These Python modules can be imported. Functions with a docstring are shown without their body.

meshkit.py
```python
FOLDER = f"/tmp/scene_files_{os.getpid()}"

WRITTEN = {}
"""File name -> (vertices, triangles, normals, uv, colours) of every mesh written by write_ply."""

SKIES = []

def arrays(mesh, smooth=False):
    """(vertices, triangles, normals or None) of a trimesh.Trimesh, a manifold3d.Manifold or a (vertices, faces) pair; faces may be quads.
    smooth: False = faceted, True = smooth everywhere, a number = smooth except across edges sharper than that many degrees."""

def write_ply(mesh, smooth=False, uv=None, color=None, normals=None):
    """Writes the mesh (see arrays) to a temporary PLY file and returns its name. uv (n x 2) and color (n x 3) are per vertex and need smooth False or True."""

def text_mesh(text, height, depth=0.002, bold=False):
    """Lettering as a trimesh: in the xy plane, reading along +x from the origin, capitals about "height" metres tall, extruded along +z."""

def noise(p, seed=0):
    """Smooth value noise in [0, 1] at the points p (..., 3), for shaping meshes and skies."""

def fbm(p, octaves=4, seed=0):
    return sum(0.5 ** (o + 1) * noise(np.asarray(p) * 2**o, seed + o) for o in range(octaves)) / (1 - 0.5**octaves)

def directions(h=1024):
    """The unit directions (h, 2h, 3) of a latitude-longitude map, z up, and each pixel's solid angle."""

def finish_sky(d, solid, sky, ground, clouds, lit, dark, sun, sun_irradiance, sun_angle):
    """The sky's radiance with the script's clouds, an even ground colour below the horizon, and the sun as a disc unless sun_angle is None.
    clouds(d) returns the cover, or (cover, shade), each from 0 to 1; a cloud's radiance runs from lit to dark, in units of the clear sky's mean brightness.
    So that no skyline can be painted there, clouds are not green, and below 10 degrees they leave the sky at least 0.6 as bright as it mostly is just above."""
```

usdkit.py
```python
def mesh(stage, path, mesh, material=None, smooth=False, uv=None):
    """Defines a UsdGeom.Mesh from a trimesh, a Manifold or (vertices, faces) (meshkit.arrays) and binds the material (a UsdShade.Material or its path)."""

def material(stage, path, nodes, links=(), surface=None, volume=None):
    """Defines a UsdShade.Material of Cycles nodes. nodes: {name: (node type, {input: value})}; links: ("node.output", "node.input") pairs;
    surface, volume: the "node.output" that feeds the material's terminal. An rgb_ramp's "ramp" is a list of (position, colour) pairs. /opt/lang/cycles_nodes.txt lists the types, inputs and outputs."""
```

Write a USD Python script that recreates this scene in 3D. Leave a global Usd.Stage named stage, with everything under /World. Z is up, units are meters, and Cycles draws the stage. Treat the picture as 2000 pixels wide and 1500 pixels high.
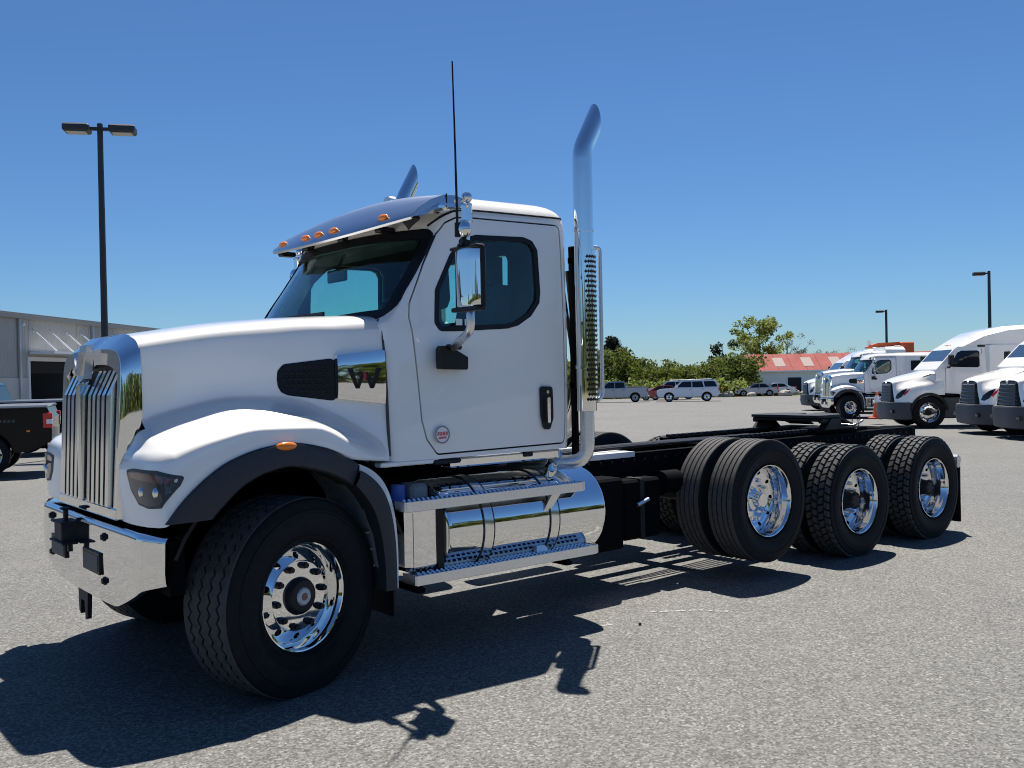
import math, random
import numpy as np, trimesh, manifold3d as m3, usdkit, meshkit
from pxr import Usd, UsdGeom, UsdLux, UsdShade, Gf, Sdf
from shapely.geometry import Polygon, Point
from scipy.interpolate import PchipInterpolator

stage = Usd.Stage.CreateInMemory()
UsdGeom.SetStageUpAxis(stage, 'Z')
UsdGeom.SetStageMetersPerUnit(stage, 1.0)
UsdGeom.Xform.Define(stage, '/World')
rng = np.random.default_rng(7)
# World frame: the truck's front axle stands at the origin, +x runs towards its tail, the camera is at negative y.

# ------------------------------------------------------------------ camera, sky, sun, exposure
CAM = np.array([-2.400, -5.972, 1.706])
YAW, PITCH, ROLL = 0.6846, -0.0073, -0.0202
_f = np.array([math.sin(YAW) * math.cos(PITCH), math.cos(YAW) * math.cos(PITCH), math.sin(PITCH)])
_r = np.array([math.cos(YAW), -math.sin(YAW), 0.0])
_u = np.cross(_r, _f)
_r, _u = math.cos(ROLL) * _r + math.sin(ROLL) * _u, -math.sin(ROLL) * _r + math.cos(ROLL) * _u
cam = UsdGeom.Camera.Define(stage, '/World/camera')
cam.CreateHorizontalApertureAttr(36.0)
cam.CreateVerticalApertureAttr(27.0)
cam.CreateFocalLengthAttr(1862.05 / 2000 * 36)
cam.CreateClippingRangeAttr(Gf.Vec2f(0.05, 5000))
cam.AddTransformOp().Set(Gf.Matrix4d(*_r, 0, *_u, 0, *(-_f), 0, *CAM, 1))
EXPOSURE = 0.80
cam.CreateExposureAttr(EXPOSURE)

SUN = np.array([0.345, 0.30, 1.0]); SUN /= np.linalg.norm(SUN)
sun_el, sun_rot = math.asin(SUN[2]), math.atan2(SUN[0], SUN[1])
dome = UsdLux.DomeLight.Define(stage, '/World/sky')
sky_mat = usdkit.material(stage, '/World/Looks/sky_air', {
    's': ('sky_texture', {'sky_type': 'single_scattering', 'sun_disc': False, 'sun_elevation': sun_el, 'sun_rotation': sun_rot,
                          'altitude': 300.0, 'air_density': 1.0, 'aerosol_density': 0.1, 'ozone_density': 6.0}),
    't': ('mix_color', {'blend_type': 'multiply', 'fac': 1.0, 'b': (.63, .86, 1.08)}),
    'b': ('background_shader', {'strength': 0.05})}, [('s.color', 't.a'), ('t.result', 'b.color')], surface='b.background')
UsdShade.MaterialBindingAPI.Apply(dome.GetPrim()).Bind(sky_mat)
dome.GetPrim().SetCustomDataByKey('kind', 'structure')
sun = UsdLux.DistantLight.Define(stage, '/World/sun')
sun.CreateIntensityAttr(1.25)
sun.CreateAngleAttr(0.53)
sun.CreateNormalizeAttr(True)
sun.CreateColorAttr(Gf.Vec3f(1.0, 0.955, 0.89))
z_ = SUN; x_ = np.cross([0, 0, 1.0], z_); x_ /= np.linalg.norm(x_); y_ = np.cross(z_, x_)
sun.AddTransformOp().Set(Gf.Matrix4d(*x_, 0, *y_, 0, *z_, 0, 0, 0, 60, 1))

# ------------------------------------------------------------------ helpers: prims
USED = {}
def numbered(parent, name):
    k = (parent, name); n = USED.get(k, 0); USED[k] = n + 1
    return name if n == 0 else f'{name}_{n:03d}'
def tag(prim, label=None, cat=None, group=None, kind=None):
    for k, v in (('label', label), ('category', cat), ('group', group), ('kind', kind)):
        if v: prim.SetCustomDataByKey(k, v)
    return prim
def thing(name, label, cat, loc=(0, 0, 0), rotz=0, group=None):
    p = '/World/' + numbered('/World', name)
    x = UsdGeom.Xform.Define(stage, p)
    x.AddTranslateOp().Set(Gf.Vec3d(*map(float, loc))); x.AddRotateZOp().Set(float(rotz))
    tag(x.GetPrim(), label, cat, group)
    return p
MATS = {}
def obj(name, mesh, mat, parent='/World', smooth=False, label=None, cat=None, group=None, kind=None):
    p = parent + '/' + numbered(parent, name)
    m = usdkit.mesh(stage, p, mesh, MATS[mat], smooth=smooth)
    tag(m.GetPrim(), label, cat, group, kind)
    return p
def copy_of(src, name, label, cat, loc, rotz, group=None, off=(), instance=True):
    p = thing(name, label, cat, loc, rotz, group)
    pr = stage.GetPrimAtPath(p)
    pr.GetReferences().AddInternalReference(src)
    tag(pr, label, cat, group)
    if off:
        for c in off:
            stage.OverridePrim(p + '/' + c).SetActive(False)
    elif instance:
        pr.SetInstanceable(True)
    return p

# ------------------------------------------------------------------ helpers: meshes
def cat(*ms):
    ms = [m for m in ms if m is not None]
    return trimesh.util.concatenate([tm(m) for m in ms])
def tm(m):
    if isinstance(m, trimesh.Trimesh): return m
    if isinstance(m, m3.Manifold):
        q = m.to_mesh()
        return trimesh.Trimesh(np.array(q.vert_properties[:, :3], float), np.array(q.tri_verts), process=False)
    v, f = m
    f = np.asarray(f)
    if f.shape[1] == 4: f = np.vstack([f[:, [0, 1, 2]], f[:, [0, 2, 3]]])
    return trimesh.Trimesh(np.asarray(v, float), f, process=False)
def man(t):
    t = tm(t)
    t = trimesh.Trimesh(t.vertices, t.faces, process=True)
    t.merge_vertices()
    if t.volume < 0: t.invert()
    return m3.Manifold(m3.Mesh(np.asarray(t.vertices, np.float32), np.asarray(t.faces, np.uint32)))
def hull(pts): return m3.Manifold.hull_points(np.asarray(pts, np.float64))
def box(x0, x1, y0, y1, z0, z1, b=0.0):
    """A box; b > 0 chamfers every edge."""
    x0, x1 = sorted((x0, x1)); y0, y1 = sorted((y0, y1)); z0, z1 = sorted((z0, z1))
    if b <= 0:
        return trimesh.creation.box(bounds=[[x0, y0, z0], [x1, y1, z1]])
    b = min(b, (x1 - x0) * .49, (y1 - y0) * .49, (z1 - z0) * .49)
    P = []
    for x, sx in ((x0, 1), (x1, -1)):
        for y, sy in ((y0, 1), (y1, -1)):
            for z, sz in ((z0, 1), (z1, -1)):
                P += [(x, y + sy * b, z + sz * b), (x + sx * b, y, z + sz * b), (x + sx * b, y + sy * b, z)]
    return tm(hull(P))
def frame_of(d):
    d = np.asarray(d, float); d = d / np.linalg.norm(d)
    a = np.array([0, 0, 1.0]) if abs(d[2]) < .9 else np.array([1.0, 0, 0])
    e1 = np.cross(a, d); e1 /= np.linalg.norm(e1)
    return e1, np.cross(d, e1), d
def cyl(p0, p1, r, n=24, r1=None):
    p0, p1 = np.asarray(p0, float), np.asarray(p1, float)
    e1, e2, d = frame_of(p1 - p0); r1 = r if r1 is None else r1
    t = np.arange(n) * 2 * math.pi / n
    c = np.cos(t)[:, None] * e1 + np.sin(t)[:, None] * e2
    v = np.vstack([p0 + r * c, p1 + r1 * c, p0[None], p1[None]])
    i = np.arange(n); j = (i + 1) % n
    f = np.vstack([np.stack([i, j, j + n], 1), np.stack([i, j + n, i + n], 1), np.stack([j, i, np.full(n, 2 * n)], 1), np.stack([i + n, j + n, np.full(n, 2 * n + 1)], 1)])
    return trimesh.Trimesh(v, f, process=False)
def fillet(pts, r, k=6):
    """Rounds the inner corners of a polyline."""
    pts = [np.asarray(p, float) for p in pts]; out = [pts[0]]
    for a, b, c in zip(pts, pts[1:], pts[2:]):
        u, w = a - b, c - b; lu, lw = np.linalg.norm(u), np.linalg.norm(w)
        q = min(r, lu * .48, lw * .48); s, e = b + u / lu * q, b + w / lw * q
        for t in np.linspace(0, 1, k + 1): out.append((1 - t) ** 2 * s + 2 * t * (1 - t) * b + t * t * e)
    return out + [pts[-1]]
def tube(pts, r, n=10, caps=True):
    pts = np.asarray(pts, float); k = len(pts)
    r = np.broadcast_to(np.asarray(r, float), k)
    tg = np.gradient(pts, axis=0); tg /= np.linalg.norm(tg, axis=1, keepdims=True)
    e1, e2, _ = frame_of(tg[0]); V = []
    for i in range(k):
        e1 = e1 - tg[i] * (e1 @ tg[i]); e1 /= np.linalg.norm(e1); e2 = np.cross(tg[i], e1)
        t = np.arange(n) * 2 * math.pi / n
        V.append(pts[i] + r[i] * (np.cos(t)[:, None] * e1 + np.sin(t)[:, None] * e2))
    V = np.vstack(V + [pts[:1], pts[-1:]]); F = []
    for i in range(k - 1):
        a = i * n + np.arange(n); b = i * n + (np.arange(n) + 1) % n
        F += [np.stack([a, b, b + n], 1), np.stack([a, b + n, a + n], 1)]
    if caps:
        a = np.arange(n); b = (a + 1) % n; o = (k - 1) * n
        F += [np.stack([b, a, np.full(n, k * n)], 1), np.stack([o + a, o + b, np.full(n, k * n + 1)], 1)]
    return trimesh.Trimesh(V, np.vstack(F), process=False)
def grid(P, close_u=False, close_v=False):
    """A sheet through P (n, m, 3)."""
    n, m = P.shape[:2]
    i, j = np.meshgrid(np.arange(n if close_u else n - 1), np.arange(m if close_v else m - 1), indexing='ij')
    i, j = i.ravel(), j.ravel(); i2, j2 = (i + 1) % n, (j + 1) % m
    a, b, c, d = i * m + j, i2 * m + j, i2 * m + j2, i * m + j2
    return trimesh.Trimesh(P.reshape(-1, 3), np.vstack([np.stack([a, b, c], 1), np.stack([a, c, d], 1)]), process=False)
def lathe(prof, n=48, axis='y', closed=False):
    """prof: (radius, height along axis) pairs, turned about the axis through the origin. closed joins the last point to the first."""
    prof = np.asarray(prof, float); t = np.arange(n) * 2 * math.pi / n
    P = np.zeros((n, len(prof), 3))
    k = {'x': (1, 2, 0), 'y': (2, 0, 1), 'z': (0, 1, 2)}[axis]
    P[:, :, k[0]] = prof[None, :, 0] * np.cos(t)[:, None]; P[:, :, k[1]] = prof[None, :, 0] * np.sin(t)[:, None]; P[:, :, k[2]] = prof[None, :, 1]
    return grid(P, close_u=True, close_v=closed)
def prism(poly, axis, a, b):
    """Extrudes a polygon (list of 2D points or a shapely polygon) between a and b: axis y takes (x, z) points, x takes (y, z), z takes (x, y)."""
    g = poly if isinstance(poly, Polygon) else Polygon(poly)
    t = trimesh.creation.extrude_polygon(g, abs(b - a), engine='earcut')
    v = t.vertices.copy(); h = v[:, 2] + min(a, b)
    w = {'y': np.stack([v[:, 0], h, v[:, 1]], 1), 'x': np.stack([h, v[:, 0], v[:, 1]], 1), 'z': np.stack([v[:, 0], v[:, 1], h], 1)}[axis]
    t = trimesh.Trimesh(w, t.faces, process=False)
    t.fix_normals()
    return t
def rounded(poly, r, k=5):
    return list(Polygon(poly).buffer(-r).buffer(r, quad_segs=k).exterior.coords)[:-1] if r > 0 else poly
def mir(m):
    m = tm(m).copy(); m.vertices[:, 1] *= -1; m.faces = m.faces[:, ::-1]; return m
def moved(m, d=(0, 0, 0), rz=0.0, M=None):
    m = tm(m).copy()
    if rz: m.apply_transform(trimesh.transformations.rotation_matrix(rz, [0, 0, 1]))
    if M is not None: m.apply_transform(M)
    m.apply_translation(d); return m
def cast(mesh, pts, d):
    """First hit of rays from pts along d; misses keep nan."""
    loc, ri, _ = mesh.ray.intersects_location(pts, np.tile(d, (len(pts), 1)), multiple_hits=True)
    out = np.full((len(pts), 3), np.nan); best = np.full(len(pts), np.inf)
    for l, r in zip(loc, ri):
        s = (l - pts[r]) @ d
        if s < best[r]: best[r] = s; out[r] = l
    return out
def drape(mesh, poly, origin, ex, ey, d, lift=0.004, thick=0.006, step=0.03):
    """A skin of the polygon (in the plane ex, ey at origin) laid along d onto the mesh, lift proud of it."""
    ex, ey, d = (np.asarray(v, float) / np.linalg.norm(v) for v in (ex, ey, d))
    g = Polygon(poly)
    b = np.array(g.exterior.coords)[:-1]; e = []
    for p, q in zip(b, np.roll(b, -1, 0)):
        n = max(1, int(np.linalg.norm(q - p) / step)); e += [p + (q - p) * t for t in np.arange(n) / n]
    x0, y0, x1, y1 = g.bounds; gi = g.buffer(-step * .55)
    ins = [(x, y) for x in np.arange(x0, x1, step) for y in np.arange(y0, y1, step) if gi.contains(Point(x, y))]
    P = np.array(e + ins)
    from scipy.spatial import Delaunay
    T = Delaunay(P).simplices
    T = np.array([t for t in T if g.buffer(1e-4).contains(Point(P[t].mean(0)))])
    A = np.cross(P[T[:, 1]] - P[T[:, 0]], P[T[:, 2]] - P[T[:, 0]]); T[A < 0] = T[A < 0][:, ::-1]
    W = np.asarray(origin, float) + P[:, :1] * ex + P[:, 1:] * ey
    H = cast(mesh, W - d * 2.0, d)
    bad = np.isnan(H[:, 0])
    if bad.any():
        ok = np.where(~bad)[0]
        for k in np.where(bad)[0]:
            j = ok[np.argmin(((W[ok] - W[k]) ** 2).sum(1))]; H[k] = W[k] + d * ((H[j] - W[j]) @ d)
    top, bot = H - d * lift, H + d * (thick - lift)
    ne = len(e); i = np.arange(ne); j = (i + 1) % ne; n = len(P)
    flip = np.dot(np.cross(ex, ey), d) > 0
    F = np.vstack([T, T[:, ::-1] + n, np.stack([j, i, i + n], 1), np.stack([j, i + n, j + n], 1)])
    if flip: F = F[:, ::-1]
    return trimesh.Trimesh(np.vstack([top, bot]), F, process=False)

# ------------------------------------------------------------------ materials
def mat(name, nodes, links, surface='p.BSDF', volume=None):
    MATS[name] = usdkit.material(stage, '/World/Looks/' + name, nodes, links, surface=surface, volume=volume)
def plain(name, col, rough=.5, metal=0., coat=0., spec=.5, grain=0., gscale=40., bump=0., bscale=200.):
    nodes = {'p': ('principled_bsdf', {'base_color': col, 'roughness': rough, 'metallic': metal, 'coat_weight': coat, 'coat_roughness': .02, 'specular_ior_level': spec})}
    links = []
    if grain:
        nodes.update(tc=('texture_coordinate', {}), n=('noise_texture', {'scale': gscale, 'detail': 4.0, 'roughness': .6}),
                     r=('rgb_ramp', {'ramp': [(.3, tuple(c * (1 - grain) for c in col)), (.7, tuple(min(1, c * (1 + grain)) for c in col))]}))
        links += [('tc.object', 'n.vector'), ('n.fac', 'r.fac'), ('r.color', 'p.base_color')]
    if bump:
        nodes.update(tc=('texture_coordinate', {}), nb=('noise_texture', {'scale': bscale, 'detail': 3.0}), b=('bump', {'strength': bump, 'distance': .002}))
        links += [('tc.object', 'nb.vector'), ('nb.fac', 'b.height'), ('b.normal', 'p.normal')]
    mat(name, nodes, links)
plain('white_paint', (.83, .80, .735), .35, coat=1.0)
plain('chrome', (.86, .87, .88), .035, metal=1.0)
mat('polished_alloy', {'tc': ('texture_coordinate', {}), 'n': ('noise_texture', {'scale': 30.0, 'detail': 4.0}),
    'm': ('map_range', {'from_min': .3, 'from_max': .7, 'to_min': .05, 'to_max': .13}), 'p': ('principled_bsdf', {'base_color': (.84, .85, .87), 'metallic': 1.0})},
    [('tc.object', 'n.vector'), ('n.fac', 'm.value'), ('m.result', 'p.roughness')])
plain('satin_chrome', (.84, .84, .83), .16, metal=1.0)
plain('visor_alloy', (.60, .61, .63), .24, metal=1.0)
plain('brushed_alloy', (.74, .75, .76), .3, metal=1.0, grain=.08, gscale=60)
plain('black_plastic', (.020, .021, .024), .55, grain=.15, bump=.3, bscale=400)
plain('dark_trim', (.007, .007, .008), .4, spec=.3)
plain('rubber', (.009, .009, .010), .6, spec=.12, grain=.25, gscale=22, bump=.2, bscale=300)
plain('tread_rubber', (.052, .050, .048), .75, spec=.3, grain=.3, gscale=30, bump=.3, bscale=300)
plain('frame_black', (.004, .004, .005), .6, spec=.03, grain=.3, gscale=12)
plain('cast_iron', (.012, .012, .013), .55, spec=.3, grain=.4, gscale=20, bump=.4, bscale=90)
plain('grey_liner', (.20, .20, .20), .7, grain=.12, gscale=15)
plain('seat_cloth', (.055, .056, .06), .85, grain=.2)
plain('dash_grey', (.045, .047, .05), .7, grain=.1)
plain('amber_lens', (.80, .20, .012), .18, coat=.5)
plain('red_lens', (.55, .012, .016), .15, coat=.6)
plain('clear_lens', (.72, .72, .72), .1, coat=.6)
plain('sticker_red', (.60, .12, .11), .5)
plain('lamp_red', (.13, .035, .032), .25, coat=.5)
plain('sticker_white', (.78, .76, .74), .5)
plain('paper', (.62, .70, .68), .6)
plain('blue_cap', (.03, .10, .35), .4)
plain('copper', (.5, .25, .12), .3, metal=1.0)
plain('deck_alloy', (.62, .63, .65), .35, metal=.35)
def glass(name, tint, spec=1.0):
    mat(name, {'t': ('transparent_bsdf', {'color': tint}), 'g': ('glossy_bsdf', {'color': (spec, spec, spec), 'roughness': .008}), 'lw': ('layer_weight', {'blend': .5}),
               'pw': ('math', {'math_type': 'power', 'value2': 5.0}), 'ma': ('math', {'math_type': 'multiply_add', 'value2': .94, 'value3': .045}), 'm': ('mix_closure', {})},
        [('lw.facing', 'pw.value1'), ('pw.value', 'ma.value1'), ('ma.value', 'm.fac'), ('t.BSDF', 'm.closure1'), ('g.BSDF', 'm.closure2')], surface='m.closure')
glass('cab_glass', (.74, .93, .90))
glass('lens_glass', (.86, .86, .88))
plain('car_glass', (.010, .012, .015), .05, spec=.4)

# asphalt: bright and dark stones a centimetre or two across in grey binder, over broad stains
mat('asphalt', {'tc': ('geometry', {}), 'v': ('voronoi_texture', {'scale': 84.0, 'feature': 'f1'}), 'n2': ('noise_texture', {'scale': 38.0, 'detail': 5.0, 'roughness': .75}),
    'n3': ('noise_texture', {'scale': .22, 'detail': 5.0, 'roughness': .6}), 'n4': ('noise_texture', {'scale': 2.3, 'detail': 4.0, 'roughness': .6}),
    'sc': ('separate_color', {}),
    'r1': ('rgb_ramp', {'ramp': [(0, (.062, .060, .056)), (.35, (.104, .102, .095)), (.6, (.135, .132, .122)), (.9, (.174, .170, .157)), (1, (.25, .243, .225))]}),
    'r2': ('rgb_ramp', {'ramp': [(.3, (.70, .70, .70)), (.5, (1, 1, 1)), (.72, (1.24, 1.24, 1.22))]}),
    'r3': ('rgb_ramp', {'ramp': [(.28, (.80, .80, .82)), (.42, (.97, .97, .97)), (.7, (1.08, 1.075, 1.05))]}),
    'r4': ('rgb_ramp', {'ramp': [(.25, (.84, .84, .85)), (.42, (.98, .98, .98)), (.7, (1.06, 1.06, 1.05))]}),
    'm1': ('mix_color', {'blend_type': 'multiply', 'fac': 1.0, 'use_clamp': False}), 'm2': ('mix_color', {'blend_type': 'multiply', 'fac': 1.0}), 'm3': ('mix_color', {'blend_type': 'multiply', 'fac': 1.0}),
    'b': ('bump', {'strength': .4, 'distance': .004}), 'p': ('principled_bsdf', {'roughness': .82, 'specular_ior_level': .35})},
    [('tc.position', 'v.vector'), ('tc.position', 'n2.vector'), ('tc.position', 'n3.vector'), ('tc.position', 'n4.vector'), ('v.color', 'sc.color'), ('sc.r', 'r1.fac'),
     ('n2.fac', 'r2.fac'), ('n3.fac', 'r3.fac'), ('n4.fac', 'r4.fac'), ('r1.color', 'm1.a'), ('r2.color', 'm1.b'), ('m1.result', 'm2.a'), ('r3.color', 'm2.b'),
     ('m2.result', 'm3.a'), ('r4.color', 'm3.b'), ('m3.result', 'p.base_color'), ('n2.fac', 'b.height'), ('b.normal', 'p.normal')])
mat('grass', {'g': ('geometry', {}), 'n': ('noise_texture', {'scale': .5, 'detail': 6.0}), 'r': ('rgb_ramp', {'ramp': [(.3, (.06, .075, .025)), (.5, (.11, .115, .05)), (.7, (.20, .17, .10))]}),
    'p': ('principled_bsdf', {'roughness': .95})}, [('g.position', 'n.vector'), ('n.fac', 'r.fac'), ('r.color', 'p.base_color')])
def leaf(name, a, b, trans=.35):
    mat(name, {'g': ('geometry', {}), 'w': ('rgb_ramp', {'ramp': [(0, a), (1, b)]}), 'd': ('principled_bsdf', {'roughness': .6, 'specular_ior_level': .25}), 't': ('translucent_bsdf', {}), 'm': ('mix_closure', {'fac': trans})},
        [('g.random_per_island', 'w.fac'), ('w.color', 'd.base_color'), ('w.color', 't.color'), ('d.BSDF', 'm.closure1'), ('t.BSDF', 'm.closure2')], surface='m.closure')
leaf('leaf_bush', (.10, .125, .022), (.23, .26, .05), .5)
leaf('leaf_spring', (.20, .24, .06), (.38, .42, .14), .55)
leaf('leaf_conifer', (.030, .045, .024), (.065, .08, .042), .2)
leaf('leaf_thin', (.10, .10, .07), (.17, .16, .11))
plain('bark', (.12, .095, .075), .9, grain=.3)
plain('siding_grey', (.36, .35, .325), .55, grain=.05, gscale=1.5)
plain('base_paint', (.48, .475, .45), .6, grain=.05, gscale=1.0)
plain('siding_white', (.72, .73, .75), .6, grain=.05, gscale=1.0)
plain('trim_grey', (.22, .215, .205), .5)
plain('roof_red', (.34, .115, .10), .9, spec=.05, grain=.12, gscale=.6)
plain('skylight', (.40, .32, .29), .9, spec=.05)
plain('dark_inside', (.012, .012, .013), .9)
plain('galvanised', (.42, .44, .46), .45, metal=.6, grain=.1)
plain('pole_bronze', (.022, .021, .021), .5)
plain('lamp_lens', (.40, .38, .34), .3)
plain('cone_orange', (.75, .13, .03), .5)
plain('crane_orange', (.72, .12, .02), .4, coat=.3)
plain('stone', (.33, .29, .24), .9, grain=.35, gscale=4)
plain('car_white', (.70, .71, .72), .3, coat=1.0)
plain('car_silver', (.36, .38, .41), .3, metal=.5, coat=1.0)
plain('car_black', (.002, .002, .003), .1, spec=.25)
plain('car_red', (.30, .02, .02), .3, coat=1.0)
plain('bumper_grey', (.040, .042, .048), .55)
plain('paint_mark', (.27, .265, .25), .85, grain=.35, gscale=60)

# ------------------------------------------------------------------ the ground
SD = np.array([.76, .65]); SD /= np.linalg.norm(SD); TD = np.array([-SD[1], SD[0]])
def ground_z(x, y):
    s = np.asarray(x) * SD[0] + np.asarray(y) * SD[1]
    return -.0098 * np.clip(s - 7, 0, 193)
def st_sheet(ss, ts, dz=0.0):
    S, T = np.meshgrid(ss, ts, indexing='ij')
    X = S * SD[0] + T * TD[0]; Y = S * SD[1] + T * TD[1]
    return grid(np.stack([X, Y, ground_z(X, Y) + dz], -1))
LOT_S = [-60, -30, 0, 7, 20, 35, 60, 97]; LOT_T = [-75, -40, 0, 40, 80, 120]
obj('parking_lot', st_sheet(LOT_S, LOT_T), 'asphalt', kind='structure')
obj('ground', cat(st_sheet([-3000, -800, -200, -60], [-4000, -1000, -75, 120, 1000, 4000]), st_sheet([97, 200, 700, 4000], [-4000, -1000, -75, 120, 1000, 4000]),
                  st_sheet(LOT_S, [-4000, -1000, -200, -75]), st_sheet(LOT_S, [120, 250, 1000, 4000])), 'grass', kind='structure')
# a faint worn paint stroke on the asphalt
for a_, b_, n_ in (((2.68, -1.305), (2.96, -1.51), 8), ((2.96, -1.51), (3.13, -1.77), 5), ((2.16, -1.335), (2.25, -1.35), 2)):
    g_ = []
    for k in range(n_):
        q = np.array(a_) + (np.array(b_) - a_) * k / n_; L_ = .06 * rng.uniform(.5, 1.0); w_ = rng.uniform(.012, .03); o_ = rng.uniform(-.015, .015)
        ang_ = np.sort(rng.uniform(0, 6.28, 9)); g_.append(prism([(q[0] + L_ * .5 * math.cos(t), q[1] + o_ + w_ * math.sin(t) * rng.uniform(.6, 1.2)) for t in ang_], 'z', .0015, .003))
    obj('paint_mark', cat(*g_), 'paint_mark', kind='structure')
obj('loose_stone', moved(trimesh.creation.icosphere(1, .011), (2.345, -1.484, .008)), 'dark_inside', label='small dark pebble alone on the lit asphalt beside the truck shadow', cat='pebble')

# ------------------------------------------------------------------ vegetation
def leaves(centres, size, seed, flat=0.0):
    """A small bent leaf (two triangles) at each centre, turned at random; one island per leaf."""
    r = np.random.default_rng(seed); c = np.asarray(centres, float); n = len(c)
    a = r.normal(size=(n, 3)); a[:, 2] *= (1 - flat); a /= np.linalg.norm(a, axis=1, keepdims=True)
    b = np.cross(a, r.normal(size=(n, 3))); b /= np.linalg.norm(b, axis=1, keepdims=True)
    s = (size * r.uniform(.55, 1.35, n))[:, None]
    V = np.stack([c - a * s, c + b * s * .55, c + a * s, c - b * s * .55 + np.cross(a, b) * s * .2], 1).reshape(-1, 3)
    i = np.arange(n)[:, None] * 4
    return trimesh.Trimesh(V, np.vstack([i + [0, 1, 2], i + [0, 2, 3]]), process=False)
def clump_points(clumps, per, seed):
    r = np.random.default_rng(seed); out = []
    for x, y, z, R in clumps:
        d = r.normal(size=(per, 3)); d /= np.linalg.norm(d, axis=1, keepdims=True)
        out.append(np.array([x, y, z]) + d * R * (r.uniform(.1, 1, (per, 1)) ** .45) * [1, 1, .8])
    return np.vstack(out)
def tree(label, loc, h, clumps, per, leafsize, leafmat, limbs, seed, name='tree', category='tree', trunk_r=.25):
    t = thing(name, label, category, loc)
    tr = [tube([(0, 0, -.3), (.05 * h * .1, 0, h * .3), (0, .02 * h, h * .62), (0, 0, h * .93)], [trunk_r, trunk_r * .75, trunk_r * .45, trunk_r * .12], 8)]
    for z0, ax, ay, az in limbs:
        tr.append(tube(fillet([(0, 0, z0), (ax * .5, ay * .5, z0 + az * .4), (ax, ay, z0 + az)], h * .1, 3), np.linspace(trunk_r * .4, trunk_r * .07, 6), 6))
    obj('trunk', cat(*tr), 'bark', t)
    obj('crown', leaves(clump_points(clumps, per, seed), leafsize, seed), leafmat, t)
    return t
def polar(u, dist, z=None):
    """Plan position at a distance along the direction that column u (0 to 2000) of the picture looks in."""
    a = YAW + math.atan((u - 1000) / 1862.05)
    d = dist / math.cos(a - YAW)
    x, y = CAM[0] + d * math.sin(a), CAM[1] + d * math.cos(a)
    return (x, y, float(ground_z(x, y)) if z is None else z)

# the scrub beyond the lot: one mass
r_ = np.random.default_rng(3); pts = []
for k in range(420):
    u = r_.uniform(1080, 1462); dist = r_.uniform(108, 150)
    x, y, z = polar(u, dist)
    top = 3.5 + 2.0 * math.exp(-((u - 1190) / 45) ** 2) + 1.0 * math.exp(-((u - 1440) / 40) ** 2) + r_.uniform(-.7, .5)
    for zz in np.arange(.5, top, 1.15):
        pts.append((x + r_.uniform(-1, 1), y + r_.uniform(-1, 1), z + zz, r_.uniform(.7, 1.3)))
obj('scrub_woods', leaves(clump_points(pts, 60, 5), .22, 6), 'leaf_bush', label='band of green scrub and low trees along the far edge of the lot', cat='woods', kind='stuff')
r_ = np.random.default_rng(13); pts = []
for k in range(260):
    u = r_.uniform(1110, 1466); dist = r_.uniform(103, 112); x, y, z = polar(u, dist)
    pts.append((x, y, z + r_.uniform(.2, 1.6), r_.uniform(.5, 1.0)))
obj('undergrowth', leaves(clump_points(pts, 30, 15), .28, 16), 'leaf_spring', label='low brush and weeds in front of the far scrub', cat='brush', kind='stuff')
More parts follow.
